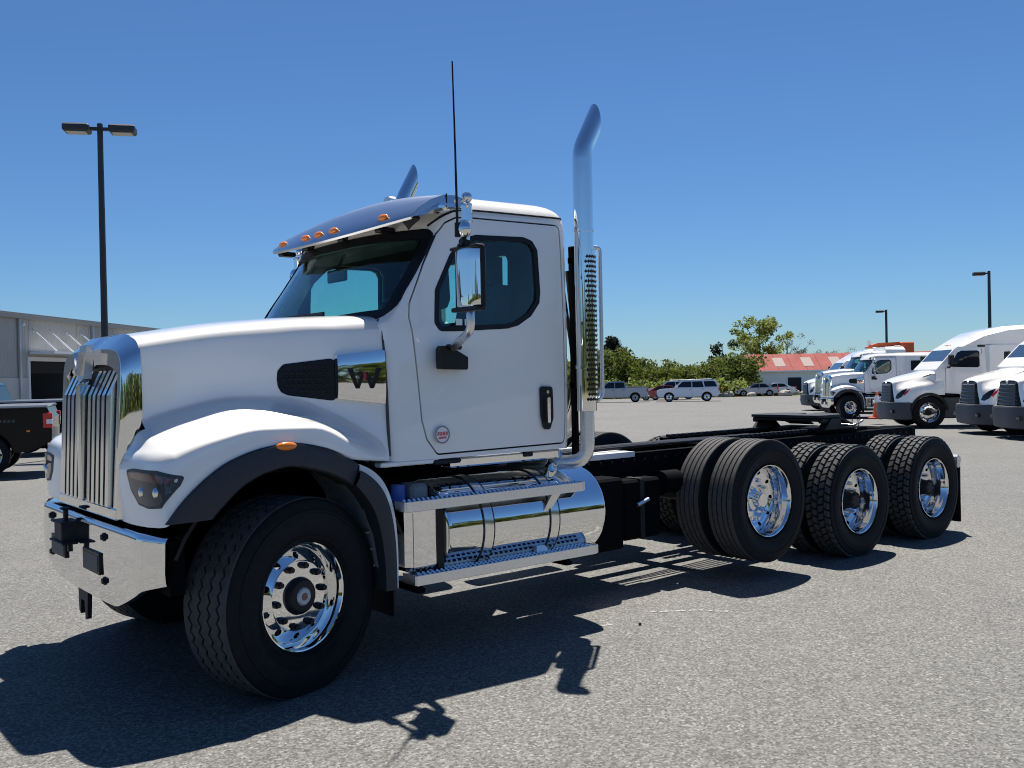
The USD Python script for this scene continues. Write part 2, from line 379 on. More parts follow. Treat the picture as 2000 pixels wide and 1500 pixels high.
# woods that stand behind the photographer (they show in the chrome)
r_ = np.random.default_rng(23); pts = []
for k in range(420):
    a = math.radians(r_.uniform(-218, -20)); dist = r_.uniform(80, 112)
    x, y = dist * math.cos(a), dist * math.sin(a)
    top = 7.5 + 3.5 * math.sin(a * 5.0) ** 2 + r_.uniform(-2, 2)
    if -215 < math.degrees(a) < -188: top *= .4
    for zz in np.arange(.8, top, 2.3):
        pts.append((x + r_.uniform(-2, 2), y + r_.uniform(-2, 2), zz, r_.uniform(1.6, 3.0) * (1 - .3 * zz / top)))
obj('roadside_woods', leaves(clump_points(pts, 16, 25), 1.0, 26), 'leaf_bush', label='line of tall green trees behind the photographer, mirrored in the chrome', cat='woods', kind='stuff')

# conifer left of the cars
cl = []; r_ = np.random.default_rng(31)
for zz in np.linspace(1.6, 7.4, 13):
    R = 3.5 * (1 - (zz / 8.0) ** 1.5) + .35
    for k in range(7):
        a = r_.uniform(0, 6.28); q = R * r_.uniform(.3, .95)
        cl.append((q * math.cos(a), q * math.sin(a), zz + r_.uniform(-.3, .3), r_.uniform(.5, .85)))
tree('dark green conifer rising above the scrub behind the silver pickup', polar(1199, 128), 7.9, cl, 60, .20, 'leaf_conifer', [(3, 1.4, .8, .5), (4.4, -1.1, .8, .4)], 32, 'conifer', trunk_r=.22)
# the pale green tree beside the red-roofed building
cl = []; r_ = np.random.default_rng(41)
for k in range(74):
    a = r_.uniform(0, 6.28); zz = r_.uniform(3.4, 11.2); env = 5.5 * math.sqrt(max(.05, 1 - ((zz - 7.2) / 4.5) ** 2))
    q = env * r_.uniform(.25, 1.0)
    cl.append((q * math.cos(a), q * math.sin(a), zz + r_.uniform(-.5, .5), r_.uniform(.55, 1.25)))
tree('tall airy pale green tree left of the red-roofed building', polar(1486, 152), 11.4, cl, 66, .24, 'leaf_spring', [(3, 3, 2, 3), (4, -3, 1.5, 3.4), (4.4, 2, -3, 3.4), (4, -2, -2.6, 4), (5, 3.2, 0, 2.6), (5.5, -1, 2.4, 2.8)], 42, 'broadleaf_tree', trunk_r=.34)
cl = []; r_ = np.random.default_rng(51)
for k in range(34):
    a = r_.uniform(0, 6.28); zz = r_.uniform(3.5, 9.4); q = 4.6 * r_.uniform(.1, 1.0)
    cl.append((q * math.cos(a), q * math.sin(a), zz, r_.uniform(.5, 1.1)))
tree('sparse grey-green tree just coming into leaf behind the red roof', polar(1540, 166), 9.8, cl, 60, .11, 'leaf_thin', [(3, 3.6, 2, 4), (3.6, -3.6, 1.5, 4), (4.4, 2.6, -3, 4), (4, -3, -3, 4.6), (5, 3.8, 0, 3.2), (4.6, 4.2, 1, 3.4), (6, 2.2, 2, 2.8)], 52, 'bare_tree', trunk_r=.26)
cl = []; r_ = np.random.default_rng(61)
for k in range(30):
    a = r_.uniform(0, 6.28); zz = r_.uniform(3.5, 7.0); q = 6.2 * r_.uniform(.1, 1.0)
    cl.append((q * math.cos(a), q * math.sin(a), zz, r_.uniform(.5, 1.1)))
tree('thin spreading tree whose bare twigs show over the right end of the red roof', polar(1615, 172), 7.4, cl, 60, .11, 'leaf_thin', [(3, 4, 2, 3), (3.6, -4, 1.5, 2.8), (3, 5, -3, 3), (3.8, -5, -3.6, 2.7), (4.4, 5.8, 0, 2.2), (4.4, 3, 4, 2.2)], 62, 'bare_tree', trunk_r=.24)
cl = [(r_.uniform(-1.3, 1.3), r_.uniform(-1.3, 1.3), zz, r_.uniform(.6, 1.0)) for zz in np.linspace(2, 7.2, 14)]
tree('small dark evergreen at the left foot of the pale green tree', polar(1413, 140), 7.8, cl, 50, .26, 'leaf_conifer', [(3, 1, 1, .5)], 63, 'small_evergreen', trunk_r=.16)

# ------------------------------------------------------------------ buildings
# grey ribbed metal warehouse on the left; local frame: x along the wall, y away from the lot
A0, B0 = np.array([-19.013, 34.563]), np.array([27.50, 84.49])
w_dir = (B0 - A0) / np.linalg.norm(B0 - A0); w_ang = math.degrees(math.atan2(w_dir[1], w_dir[0])); WL = 76.0; WH = 6.9
W0 = A0
wh = thing('warehouse', 'long grey ribbed metal warehouse with an open dark bay door', 'building', (W0[0], W0[1], -1.0), w_ang)
DX0, DX1, DZ = 49.0, 55.8, 4.6
D2 = (62.0, 68.0)
def rib_wall(x0, x1, z0, z1):
    xs = []; x = x0
    while x < x1 - .05:
        xs += [(x, 0), (min(x + .2, x1), 0), (min(x + .23, x1), -.018), (min(x + .27, x1), -.018), (min(x + .3, x1), 0)]; x += .3
    xs.append((x1, 0)); P = np.array([[(a, b, z0), (a, b, z1)] for a, b in xs])
    return grid(P)
SILL = 3.36
obj('wall', cat(rib_wall(0, DX0, SILL, WH + 1), rib_wall(DX1, D2[0], SILL, WH + 1), rib_wall(D2[1], WL, SILL, WH + 1), rib_wall(DX0, DX1, DZ + .3, WH + 1), rib_wall(D2[0], D2[1], DZ + .3, WH + 1)), 'siding_grey', wh)
for a, b in ((0, DX0 - .251), (DX1 + .251, D2[0] - .251), (D2[1] + .251, WL)): obj('base_wall', box(a, b, -.06, .2, 0, SILL), 'base_paint', wh)
obj('roof', cat(box(-.3, WL, -.3, 30, WH + 1.0, WH + 1.12), box(-.3, WL, -.36, -.06, WH + .72, WH + .995)), 'trim_grey', wh)
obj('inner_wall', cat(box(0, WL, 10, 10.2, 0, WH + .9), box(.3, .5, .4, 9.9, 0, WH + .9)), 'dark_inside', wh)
for a, b in ((DX0, DX1), D2):
    d = obj('bay_door', cat(box(a - .25, a, -.1, .3, 0, DZ), box(b, b + .25, -.1, .3, 0, DZ), box(a - .25, b + .25, -.1, .3, DZ + .002, DZ + .3)), 'siding_white', wh)
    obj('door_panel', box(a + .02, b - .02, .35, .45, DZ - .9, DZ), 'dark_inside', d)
for a, b in ((DX0 - .1, DX1 + 1.2), (D2[0] - .1, D2[1] + 1.2)):
    c = obj('canopy', cat(box(a, b, -2.0, -.1, DZ + .50, DZ + .68)), 'siding_white', wh)
    for x in np.linspace(a + .6, b - .6, 4): obj('tie_rod', tube([(x, -1.85, DZ + .69), (x, -.05, DZ + 2.3)], .05, 6), 'siding_white', c)
obj('downspout', box(47.55, 47.78, -.2, -.062, 0, WH + .7), 'galvanised', wh)
obj('downspout', box(58.0, 58.25, -.2, -.062, 0, WH + .7), 'galvanised', wh)
obj('roof_vent', cat(cyl((50.4, 4.0, WH + 1.1), (50.4, 4.0, WH + 1.9), .85, 20), cyl((50.4, 4, WH + 1.9), (50.4, 4, WH + 2.0), .90, 20)), 'galvanised', wh)
obj('wall_lamp', box(47.9, 48.1, -.3, -.05, 7.1, 7.3), 'siding_white', wh)

# white building with the red roof
c0 = np.array(polar(1471, 138)[:2]); ang = YAW + .18
bx = np.array([math.sin(ang + math.pi / 2 - .15), math.cos(ang + math.pi / 2 - .15)])
zb_ = float(ground_z(*c0))
rb = thing('red_roofed_building', 'long low white building with a faded red metal roof and pale skylights', 'building', (c0[0], c0[1], zb_ - .25), math.degrees(math.atan2(bx[1], bx[0])))
RL, RW, EH, RH = 34.0, 8.0, 3.5, 5.75
obj('wall', prism([(0, 0), (RW, 0), (RW, EH), (RW / 2, RH - .1), (0, EH)], 'x', 0, RL), 'siding_white', rb)
for k in range(17):
    x0, x1 = -.4 + k * 2.05, -.4 + (k + 1) * 2.05 - .04
    for s in (0, 1):
        y0, y1 = ((-.45, RW / 2) if s == 0 else (RW + .45, RW / 2)); z0 = EH - .2
        obj('roof_panel', tm(hull([(x, y, z + dz) for x in (x0, x1) for y, z in ((y0, z0), (y1, RH)) for dz in (.0, .08)])), 'roof_red', rb)
for k in range(6):
    x0 = 3.4 + k * 4.1
    P = [(x, y, z + dz) for x in (x0, x0 + 1.5) for y, z in ((.55, EH - .2 + (RH - EH + .2) * (1.0 / (RW / 2 + .45))), (RW / 2 - 1.1, EH - .2 + (RH - EH + .2) * ((RW / 2 - 1.1 + .45) / (RW / 2 + .45)))) for dz in (.084, .13)]
    obj('skylight', tm(hull(P)), 'skylight', rb)
obj('door', box(5.0, 6.9, -.06, .05, .1, 2.35), 'dark_inside', rb)
obj('door', box(16.0, 17.9, -.06, .05, .1, 2.35), 'dark_inside', rb)
obj('window', box(-.06, .05, 2.4, 3.6, 1.0, 2.9), 'dark_inside', rb)
obj('fascia', box(-.3, RL, -.5, -.46, EH - .34, EH - .12), 'siding_white', rb)

# ------------------------------------------------------------------ lamp posts
def lamp(label, loc, h, heads, r=.075, rot=0.0, group=None):
    t = thing('lamp_post', label, 'lamp post', loc, rot, group)
    obj('pole', cat(cyl((0, 0, 0), (0, 0, h), r * 1.15, 16, r * .85)), 'pole_bronze', t)
    obj('base', cyl((0, 0, 0), (0, 0, .75), .28, 20), 'siding_grey', t)
    for s in heads:
        k = obj('lamp_head', cat(box(s * .24, s * .90, -.24, .24, h - .25, h - .04, .04), box(s * .05, s * .34, -.05, .05, h - .18, h - .10)), 'pole_bronze', t)
        obj('lens', box(s * .32, s * .82, -.18, .18, h - .265, h - .252), 'lamp_lens', k)
    return t
lamp('tall dark lamp post with two lamp heads rising behind the truck hood', polar(207, 25.4), 8.76, (-1, 1), .085, rot=-YAW * 57.3 + 12)
lamp('tall single-headed lamp post at the right, behind the high-roofed sleeper truck', polar(1935, 58), 8.05, (-1,), .10, rot=-50)
lamp('more distant single-headed lamp post above the orange crane', polar(1733, 88), 8.0, (-1,), .12, rot=-50)

# ================================================================== the white truck
TRUCK = thing('truck', 'big white day-cab tractor truck with chrome grille, bumper and stacks, closest to the viewer', 'truck')
T = TRUCK
def pch(xs, ys, q): return PchipInterpolator(xs, ys)(q)

# ---- hood with fenders: stations along x, columns from the centre line out and down to the wheel opening
HX = [-.66, -.45, -.2, .1, .36, .53, .665]
def lipz(x): return .52 + math.sqrt(max(.0, .845 ** 2 - (x + .02) ** 2))
COL = {  # (half width y, z) of each column at each station
 0: [(0, 1.998), (0, 2.03), (0, 2.07), (0, 2.105), (0, 2.125), (0, 2.132), (0, 2.138)],
 1: [(.22, 1.996), (.23, 2.028), (.24, 2.068), (.25, 2.10), (.28, 2.12), (.30, 2.127), (.32, 2.132)],
 2: [(.45, 1.975), (.48, 2.008), (.51, 2.046), (.55, 2.08), (.66, 2.098), (.74, 2.104), (.79, 2.106)],
 3: [(.545, 1.945), (.585, 1.98), (.63, 2.018), (.69, 2.05), (.80, 2.066), (.87, 2.070), (.915, 2.072)],
 4: [(.582, 1.90), (.622, 1.93), (.672, 1.965), (.745, 1.99), (.865, 2.0), (.925, 2.0), (.963, 2.0)],
 5: [(.592, 1.82), (.635, 1.84), (.69, 1.86), (.77, 1.87), (.885, 1.87), (.945, 1.87), (.980, 1.87)],
 6: [(.597, 1.66), (.645, 1.68), (.705, 1.70), (.79, 1.70), (.90, 1.69), (.955, 1.68), (.995, 1.67)],
 7: [(.603, 1.52), (.655, 1.58), (.722, 1.62), (.81, 1.615), (.91, 1.545), (.965, 1.51), (1.0, 1.49)],
 8: [(.66, 1.462), (.735, 1.522), (.815, 1.562), (.885, 1.548), (.945, 1.465), (.985, 1.41), (1.01, 1.38)],
 9: [(.84, 1.405), (.89, 1.468), (.94, 1.508), (.98, 1.50), (1.0, 1.415), (1.008, 1.36), (1.016, 1.33)],
 10: [(1.085, 1.372), (1.115, 1.436), (1.128, 1.478), (1.125, 1.472), (1.085, 1.375), (1.04, 1.32), (1.022, 1.29)],
 11: [(1.150, 1.315), (1.166, 1.392), (1.173, 1.438), (1.170, 1.434), (1.122, 1.337), (1.064, 1.285), (1.026, 1.26)],
 12: [(1.165, 1.075), (1.172, 1.24), (1.176, 1.335), (1.174, 1.345), (1.13, 1.262), (1.075, 1.24), (1.03, 1.225)]}
NC = 13
def dense(C):
    """C (stations, columns, 3) -> a finer smooth net."""
    n, m = C.shape[:2]
    u, v = np.arange(n), np.arange(m)
    A = PchipInterpolator(u, C, axis=0)(np.linspace(0, n - 1, (n - 1) * 6 + 1))
    return PchipInterpolator(v, A, axis=1)(np.linspace(0, m - 1, (m - 1) * 6 + 1))
C = np.array([[(x, -COL[c][i][0], COL[c][i][1]) for c in range(NC)] for i, x in enumerate(HX)])
side = dense(C)
# nose of the fender: five profiles turning from the side to the front
N4 = [(-.70, .575, 1.405), (-.728, .580, 1.362), (-.765, .580, 1.30), (-.783, .580, 1.22), (-.765, .575, .975)]
N3 = [(-.70, .605, 1.42), (-.728, .672, 1.365), (-.770, .705, 1.318), (-.789, .722, 1.235), (-.772, .745, .975)]
N2 = [(-.695, .628, 1.435), (-.718, .77, 1.372), (-.757, .90, 1.338), (-.777, .978, 1.255), (-.758, 1.04, .985)]
N1 = [(-.685, .645, 1.450), (-.695, .82, 1.388), (-.716, 1.018, 1.358), (-.728, 1.106, 1.295), (-.722, 1.160, 1.0)]
N0 = [(-.66, .66, 1.462), (-.66, .84, 1.405), (-.66, 1.085, 1.372), (-.66, 1.150, 1.315), (-.66, 1.165, 1.075)]
Nn = np.array([[(x, -y, z) for x, y, z in q] for q in (N4, N3, N2, N1, N0)])
nose = dense(Nn)
hs = cat(grid(side), grid(nose))
near_side = trimesh.Trimesh(hs.vertices, hs.faces, process=False); near_side.merge_vertices(digits_vertex=5)
hood = cat(near_side, mir(near_side)); hood.merge_vertices(digits_vertex=5); hood.fix_normals()
# rolled lip under the opening so that the sheet has an edge
lip = np.vstack([nose[::-1, -1][::-1], side[1:, -1]])
lipin = lip + [0, .05, .012]
hood_lip = grid(np.stack([lip, lip + [0, .006, -.012], lipin], 1))
hood_p = obj('hood', cat(hood), 'white_paint', T, smooth=38)
obj('fender_lip', cat(hood_lip, mir(hood_lip)), 'white_paint', hood_p, smooth=50)
obj('hood_liner', cat(box(-.62, .6, -.52, .52, 1.15, 1.9)), 'dark_trim', hood_p)
for s in (-1, 1): obj('wheel_arch_liner', prism([(x, z) for x, z in [(.72 * math.cos(a), .52 + .74 * math.sin(a)) for a in np.linspace(.35, 2.75, 16)]] + [(.74 * math.cos(a), .52 + .76 * math.sin(a)) for a in np.linspace(2.75, .35, 16)], 'y', s * .54, s * 1.12), 'dark_trim', hood_p)
# shut line between hood and cab
HOODMESH = near_side

# ---- black wheel-arch flares: front piece on the hood fender
def arch(x0, z0, r0, r1, a0, a1, ya, yb, n=26, drop=.02):
    """A flare: band between radii r0 (inner edge) and r1 (outer edge), from face ya (outboard) to yb."""
    A = np.linspace(a0, a1, n); rows = []
    for a in A:
        c, s = math.cos(a), math.sin(a); e = lambda r, y: (x0 + r * c, y, z0 + r * s)
        rows.append([e(r1, yb), e(r1 + .004, ya + .012), e(r1 - .012, ya), e((r0 + r1) / 2, ya - .012), e(r0 + .012, ya - .006), e(r0, ya + .012), e(r0, yb), e(r1, yb)])
    P = np.array(rows)
    g = grid(P)
    caps = []
    for r in (P[0], P[-1]):
        caps.append(trimesh.Trimesh(r[:-1], [[0, i, i + 1] for i in range(1, 6)], process=False))
    return cat(g, *caps)
def flare(s):
    pts_o = [(-.735, 1.0), (-.60, 1.158), (-.40, 1.298), (-.20, 1.358), (-.05, 1.372), (.16, 1.332), (.30, 1.272), (.385, 1.222)]
    pts_i = [(-.50, 1.005), (-.452, 1.06), (-.33, 1.165), (-.20, 1.222), (-.07, 1.242), (.13, 1.198), (.25, 1.15), (.335, 1.10)]
    t = np.linspace(0, 7, 43); k = np.arange(8)
    o = PchipInterpolator(k, np.array(pts_o), axis=0)(t); i_ = PchipInterpolator(k, np.array(pts_i), axis=0)(t)
    rows = []
    for (xo, zo), (xi, zi), q in zip(o, i_, t):
        yo = -1.168 - .012 * math.sin(min(1, q / 5) * 3.1) + max(0, (xo - .1)) * .13
        m = lambda f, y: (xo + (xi - xo) * f, y, zo + (zi - zo) * f)
        rows.append([m(0, yo + .05), m(0, yo - .012), m(.06, yo - .022), m(.5, yo - .034), m(.93, yo - .036), m(1, yo - .024), m(1.0, yo + .16)])
    P = np.array(rows)
    g = grid(P)
    caps = [trimesh.Trimesh(r, [[0, i, i + 1] for i in range(1, 6)], process=False) for r in (P[0], P[-1])]
    g = cat(g, *caps); return g if s < 0 else mir(g)
for s in (-1, 1): obj('wheel_flare', flare(s), 'black_plastic', T, smooth=35)
for s in (-1, 1):
    mk = cat(*[box(-.145, -.03, s * 1.19, s * 1.205, 1.338, 1.372, .012)])
    b = moved(trimesh.creation.icosphere(2, 1.0), M=np.diag([.062, .022, .024, 1])); b = moved(b, (-.088, s * 1.196, 1.356))
    obj('side_marker', b, 'amber_lens', T, smooth=True)

# ---- quarter fender behind the front wheel, with its own flare, liner and flap
def quarter(s):
    o = [(.392, 1.222), (.47, 1.185), (.545, 1.115), (.60, 1.0), (.630, .85), (.640, .68), (.638, .47)]
    i_ = [(.340, 1.105), (.40, 1.04), (.455, .955), (.49, .86), (.513, .74), (.525, .62), (.528, .47)]
    t = np.linspace(0, 6, 31); k = np.arange(7)
    O = PchipInterpolator(k, np.array(o), axis=0)(t); I = PchipInterpolator(k, np.array(i_), axis=0)(t)
    M_ = O * .62 + I * .38 if False else O + (I - O) * .30
    white, black = [], []
    for (a, b), (c, d), (e, f) in zip(O, M_, I):
        white.append([(a + .004, s * .80, b), (a + .004, s * 1.10, b), (a - .002, s * 1.150, b - .004), (c, s * 1.168, d), (c, s * 1.10, d)])
        black.append([(c, s * 1.14, d), (c, s * 1.185, d), (c + (e - c) * .5, s * 1.20, d + (f - d) * .5), (e, s * 1.19, f), (e - .004, s * 1.05, f)])
    return grid(np.array(white)), grid(np.array(black))
for s in (-1, 1):
    w, b = quarter(s)
    q = obj('quarter_fender', w, 'white_paint', T, smooth=40)
    obj('wheel_flare', b, 'black_plastic', q, smooth=40)
    lin = [(.62 * 1, 1.10), (.60, .9), (.61, .5)]
    P = np.array([[(.30, s * .62, 1.20), (.31, s * 1.02, 1.16)], [(.44, s * .62, 1.02), (.44, s * 1.06, 1.0)], [(.50, s * .62, .80), (.50, s * 1.10, .79)], [(.535, s * .62, .55), (.53, s * 1.12, .54)]])
    obj('splash_shield', cat(grid(P), box(.54, .56, s * .66, s * 1.1, .52, .62), *[box(.505 - .02 * k_, .535 - .02 * k_, s * .66, s * 1.08, .60 + .1 * k_, .615 + .1 * k_, .004) for k_ in range(3)]), 'grey_liner', q)
    obj('mud_flap', cat(box(.60, .615, s * .78, s * 1.15, .30, .62), box(.585, .63, s * .80, s * 1.15, .56, .63)), 'dark_trim', q)

# ---- grille surround, bars, mesh, emblem post
def surround():
    # outlines in (y, z) from the near foot over the top to the far foot
    def outline(yb, ym, zt, zc, zsh, ysh, notch=0.0):
        h = [(yb, .972), (yb + .004, 1.25), (ym, 1.55), (ym - .004, 1.78), (ym - .02, zsh), (ysh, zt), (ysh * .62, zc - .002), (.11, zc), (.055, zc - notch)]
        h = np.array(h); k = np.r_[0, np.cumsum(np.linalg.norm(np.diff(h, axis=0), axis=1))]
        q = PchipInterpolator(k, h, axis=0)(np.linspace(0, k[-1], 44))
        return np.vstack([q * [-1, 1], (q * [1, 1])[::-1]])
    joint = outline(.597, .604, 1.955, 2.0, 1.905, .51, 0)
    bevel = outline(.592, .604, 1.925, 1.955, 1.872, .50, .012)
    front = outline(.575, .590, 1.895, 1.915, 1.84, .49, .02)
    inner = outline(.500, .508, 1.80, 1.825, 1.77, .425, .02)
    def at(o, fx): return np.array([(fx(z), y, z) for y, z in o])
    lean = lambda z: -.80 + .045 * max(0, (z - 1.0)) / .9
    L = [at(joint, lambda z: -.655), at(bevel, lambda z: lean(z) + .045), at(front, lambda z: lean(z) + .004), at(front * [.985, .999], lean), at(inner * [1.02, 1.0], lambda z: lean(z) + .004), at(inner, lambda z: lean(z) + .02), at(inner, lambda z: -.68)]
    return grid(np.array(L))
sur = surround(); sur.fix_normals()
gs = obj('grille_surround', cat(sur), 'chrome', T, smooth=42)
obj('lower_rail', box(-.805, -.70, -.575, .575, .965, 1.03, .008), 'chrome', gs)
obj('grille_screen', box(-.70, -.69, -.53, .53, .98, 1.86), 'dark_trim', gs)
for k in range(-5, 6):
    y = k * .088
    if k == 0:
        m = cat(box(-.835, -.71, -.030, .030, 1.031, 1.72, .010))
        obj('grille_bar', m, 'satin_chrome', gs, label='wide middle bar of the grille'); continue
    pts = [(-.79, 1.031), (-.768, 1.62), (-.765, 1.65), (-.70, 1.79)]
    d = .045
    P = Polygon([(x - .022, z) for x, z in pts] + [(x + d, z) for x, z in pts[::-1]])
    m = prism(list(P.exterior.coords)[:-1], 'y', y - .0265, y + .0265)
    obj('grille_bar', m, 'satin_chrome', gs)
# a folded emblem plate at the top centre
ep = [(-.070, 1.945), (.070, 1.945), (.052, 1.745), (.02, 1.725), (-.02, 1.725), (-.052, 1.745)]
E0 = prism(ep, 'x', -.80, -.755)
v = E0.vertices.copy(); v[:, 0] += -.035 * (1 - np.abs(v[:, 1]) / .085) + .05 * (v[:, 2] - 1.69); E0.vertices = v
em = obj('emblem_plate', cat(E0), 'brushed_alloy', gs, smooth=30)
obj('emblem', cat(*[prism([(sy * .010, 1.78), (sy * .044, 1.90), (sy * .058, 1.90), (sy * .024, 1.765)], 'x', -.835, -.772) for sy in (-1, 1)]), 'brushed_alloy', em)

# ---- front bumper
BY = [-1.168, -1.15, -1.09, -1.02, -.975, -.945, -.915, -.80, -.60, -.3, 0]
BXv = [-.742, -.748, -.767, -.790, -.803, -.810, -.813, -.815, -.817, -.82, -.822]
BZ = [.690, .686, .672, .655, .642, .628, .612, .568, .498, .495, .495]
ys = np.r_[np.linspace(-1.168, -.84, 30), np.linspace(-.82, 0, 14)]; ys = np.r_[ys, -ys[-2::-1]]
bx_ = pch(BY, BXv, -np.abs(ys)); bz_ = np.interp(-np.abs(ys), BY, BZ)
rows = []
for y, x, zb in zip(ys, bx_, bz_):
    rows.append([(x + .15, y * .985, .944), (x + .05, y * .995, .941), (x + .014, y, .930), (x + .003, y, .914), (x, y, .90), (x - .004, y, .75), (x, y, zb + .012), (x + .004, y, zb), (x + .05, y * .99, zb + .002)])
bump = grid(np.array(rows))
bp = obj('front_bumper', cat(bump, mir(bump) if False else None), 'chrome', T, smooth=40)
obj('bumper_backing', cat(box(-.70, -.62, -1.1, 1.1, .62, .90), box(-.62, .2, -.5, -.42, .70, .92), box(-.62, .2, .42, .5, .70, .92)), 'frame_black', bp)
for y, z in ((-.42, .862), (-.42, .618), (.70, .872), (.70, .640)):
    obj('bolt', cat(cyl((-.805, y, z), (-.838, y, z), .016, 12), cyl((-.80, y, z), (-.827, y, z), .024, 12)), 'cast_iron', bp)
for y0 in (-.355, .355):
    y1, y0_ = y0 + (.31 if y0 < 0 else .31), y0
for ya, yb in ((-.365, -.045), (.345, .665)):
    f = obj('fog_lamp', cat(box(-.836, -.822, ya, yb, .640, .765, .004)), 'dark_trim', bp)
    obj('lens', box(-.8385, -.832, ya + .02, yb - .02, .658, .747), 'bumper_grey', f)
# receiver hitch on the bumper and the tow fork beneath
obj('tow_hitch', cat(box(-.905, -.80, .13, .30, .765, .895, .008), box(-.92, -.83, .06, .36, .765, .778, .004), box(-.915, -.83, .10, .34, .880, .894, .004), box(-.87, -.845, .20, .235, .895, .965, .005), box(-.885, -.835, .185, .25, .958, .972, .004), box(-.885, -.86, .065, .095, .725, .766)), 'cast_iron', bp)
obj('tow_fork', cat(prism([(-.0, .50), (.20, .50), (.19, .345), (.155, .33), (.145, .42), (.075, .42), (.06, .31), (.02, .32)], 'x', -.80, -.775)), 'cast_iron', bp)

# ---- headlights draped on the nose
def headlight(s):
    d = np.array([.72, .69, 0]); d /= np.linalg.norm(d)
    ex = np.array([.69, -.72, 0]); ez = np.array([0, 0, 1.0])
    o = np.array([-.80, -1.0, 1.18])
    # outline in (along, z - 1.18), along grows towards the tail and outboard
    sh = [(-.165, .063), (-.10, .073), (.10, .073), (.216, .046), (.205, .016), (.126, -.088), (.03, -.097), (-.057, -.086), (-.126, -.023)]
    lens = drape(near_side, rounded(sh, .012), o, ex, ez, d, .012, .016)
    bez = drape(near_side, list(Polygon(sh).buffer(.014).exterior.coords)[:-1], o, ex, ez, d, .003, .006)
    inner = drape(near_side, [(-.145, .060), (-.09, .066), (.095, .066), (.195, .044), (.17, .018), (0, .03), (-.135, .035)], o, ex, ez, d, .0062, .004)
    proj_ = []
    for a, z in ((-.02, -.03), (.10, -.025)):
        p = cast(near_side, (o + ex * a + ez * z - d * 2)[None], d)[0]
        proj_.append(moved(trimesh.creation.icosphere(2, 1.0), p - d * .0045, M=np.diag([.019, .019, .028, 1])))
    return lens, bez, inner, cat(*proj_)
lens, bez, inner, prj = headlight(-1)
for s in (-1, 1):
    f = (lambda m: m) if s < 0 else mir
    h = obj('headlight', f(bez), 'bumper_grey', T, smooth=30)
    obj('reflector', f(prj), 'chrome', h, smooth=True)
    obj('turn_signal', f(inner), 'lamp_red', h)
    obj('lens', f(lens), 'lens_glass', h, smooth=30)

# ---- air intake and the chrome badge panel on the hood side
oy = np.array([0, -2.0, 0]); dy = np.array([0, 1.0, 0]); ex = np.array([1.0, 0, 0]); ez = np.array([0, 0, 1.0])
INT = [(.076, 1.72), (.082, 1.765), (.11, 1.797), (.37, 1.828), (.37, 1.597), (.12, 1.636), (.09, 1.652), (.078, 1.68)]
intake = drape(near_side, rounded(INT, .02), oy, ex, ez, dy, .006, .012)
rim_ = drape(near_side, list(Polygon(rounded(INT, .02)).buffer(.012).exterior.coords)[:-1], oy, ex, ez, dy, .003, .008)
slats = []
for k in range(9):
    for q in range(5):
        x = .10 + k * .030 + (.0165 if q % 2 else 0); z = 1.645 + q * .036
        if Polygon(INT).buffer(-.018).contains(Point(x, z)):
            slats.append((x, z))
hx = np.array([(x, -2.0, z) for x, z in slats]); hp = cast(near_side, hx, dy)
sl = cat(*[moved(box(-.012, .012, -.012, -.004, -.013, .013, .004), p) for p in hp])
def badge():
    n = 12; rows = []
    for i in range(n + 1):
        a = i / n; x = .374 + .286 * a
        rows.append([(x, (1.600 - .040 * a) * (1 - j / 8) + (1.856 + .030 * a) * j / 8, a, j / 8) for j in range(9)])
    R_ = np.array(rows); pts = np.stack([R_[..., 0], np.full(R_.shape[:2], -2.0), R_[..., 1]], -1).reshape(-1, 3)
    pts[:, 0] = np.minimum(pts[:, 0], .655)
    h = cast(near_side, pts, dy).reshape(R_.shape[0], R_.shape[1], 3)
    h[..., 0] = R_[..., 0]
    yf = h[0, 4, 1] - .045; yr = h[-1, 4, 1] - .028
    P = h.copy(); P[..., 1] = yf + (yr - yf) * R_[..., 2]
    P[..., 1] += .010 * (2 * R_[..., 3] - 1) ** 4
    top = P; ring = []
    bot = P + [0, .08, 0]
    g = grid(P)
    edges = [grid(np.stack([P[:, 0], bot[:, 0]], 1)), grid(np.stack([P[:, -1], bot[:, -1]], 1)), grid(np.stack([P[0], bot[0]], 1)), grid(np.stack([P[-1], bot[-1]], 1))]
    return cat(g, *edges), P
bm, BP = badge()
by_ = lambda x: np.interp(x, BP[:, 4, 0], BP[:, 4, 1])
wl = [[(-.115, .060), (-.078, .060), (-.040, -.062), (-.060, -.062)], [(-.060, -.062), (-.036, -.062), (-.004, .018), (-.018, .040)], [(.115, .060), (.078, .060), (.040, -.062), (.060, -.062)], [(.060, -.062), (.036, -.062), (.004, .018), (.018, .040)]]
def on_badge(poly, y0, y1):
    m = prism(Polygon([(.530 + a * .9, 1.718 + b) for a, b in poly]), 'y', 0, 1)
    v = m.vertices.copy(); v[:, 1] = by_(v[:, 0]) - (y0 + (y1 - y0) * v[:, 1]); m.vertices = v; m.fix_normals(); return m
for s in (-1, 1):
    f = (lambda m: m) if s < 0 else mir
    b0 = obj('air_intake', f(cat(rim_, intake)), 'dark_trim', T)
    obj('intake_mesh', f(sl), 'dark_trim', b0)
    b1 = obj('badge_panel', f(bm), 'chrome', T, smooth=30)
    obj('emblem', f(cat(*[on_badge(w, -.002, .005) for w in wl])), 'dark_trim', b1)
    obj('emblem_jewel', f(cat(on_badge([(0, .048), (.013, .012), (0, -.02), (-.013, .012)], -.002, .006))), 'car_red', b1)

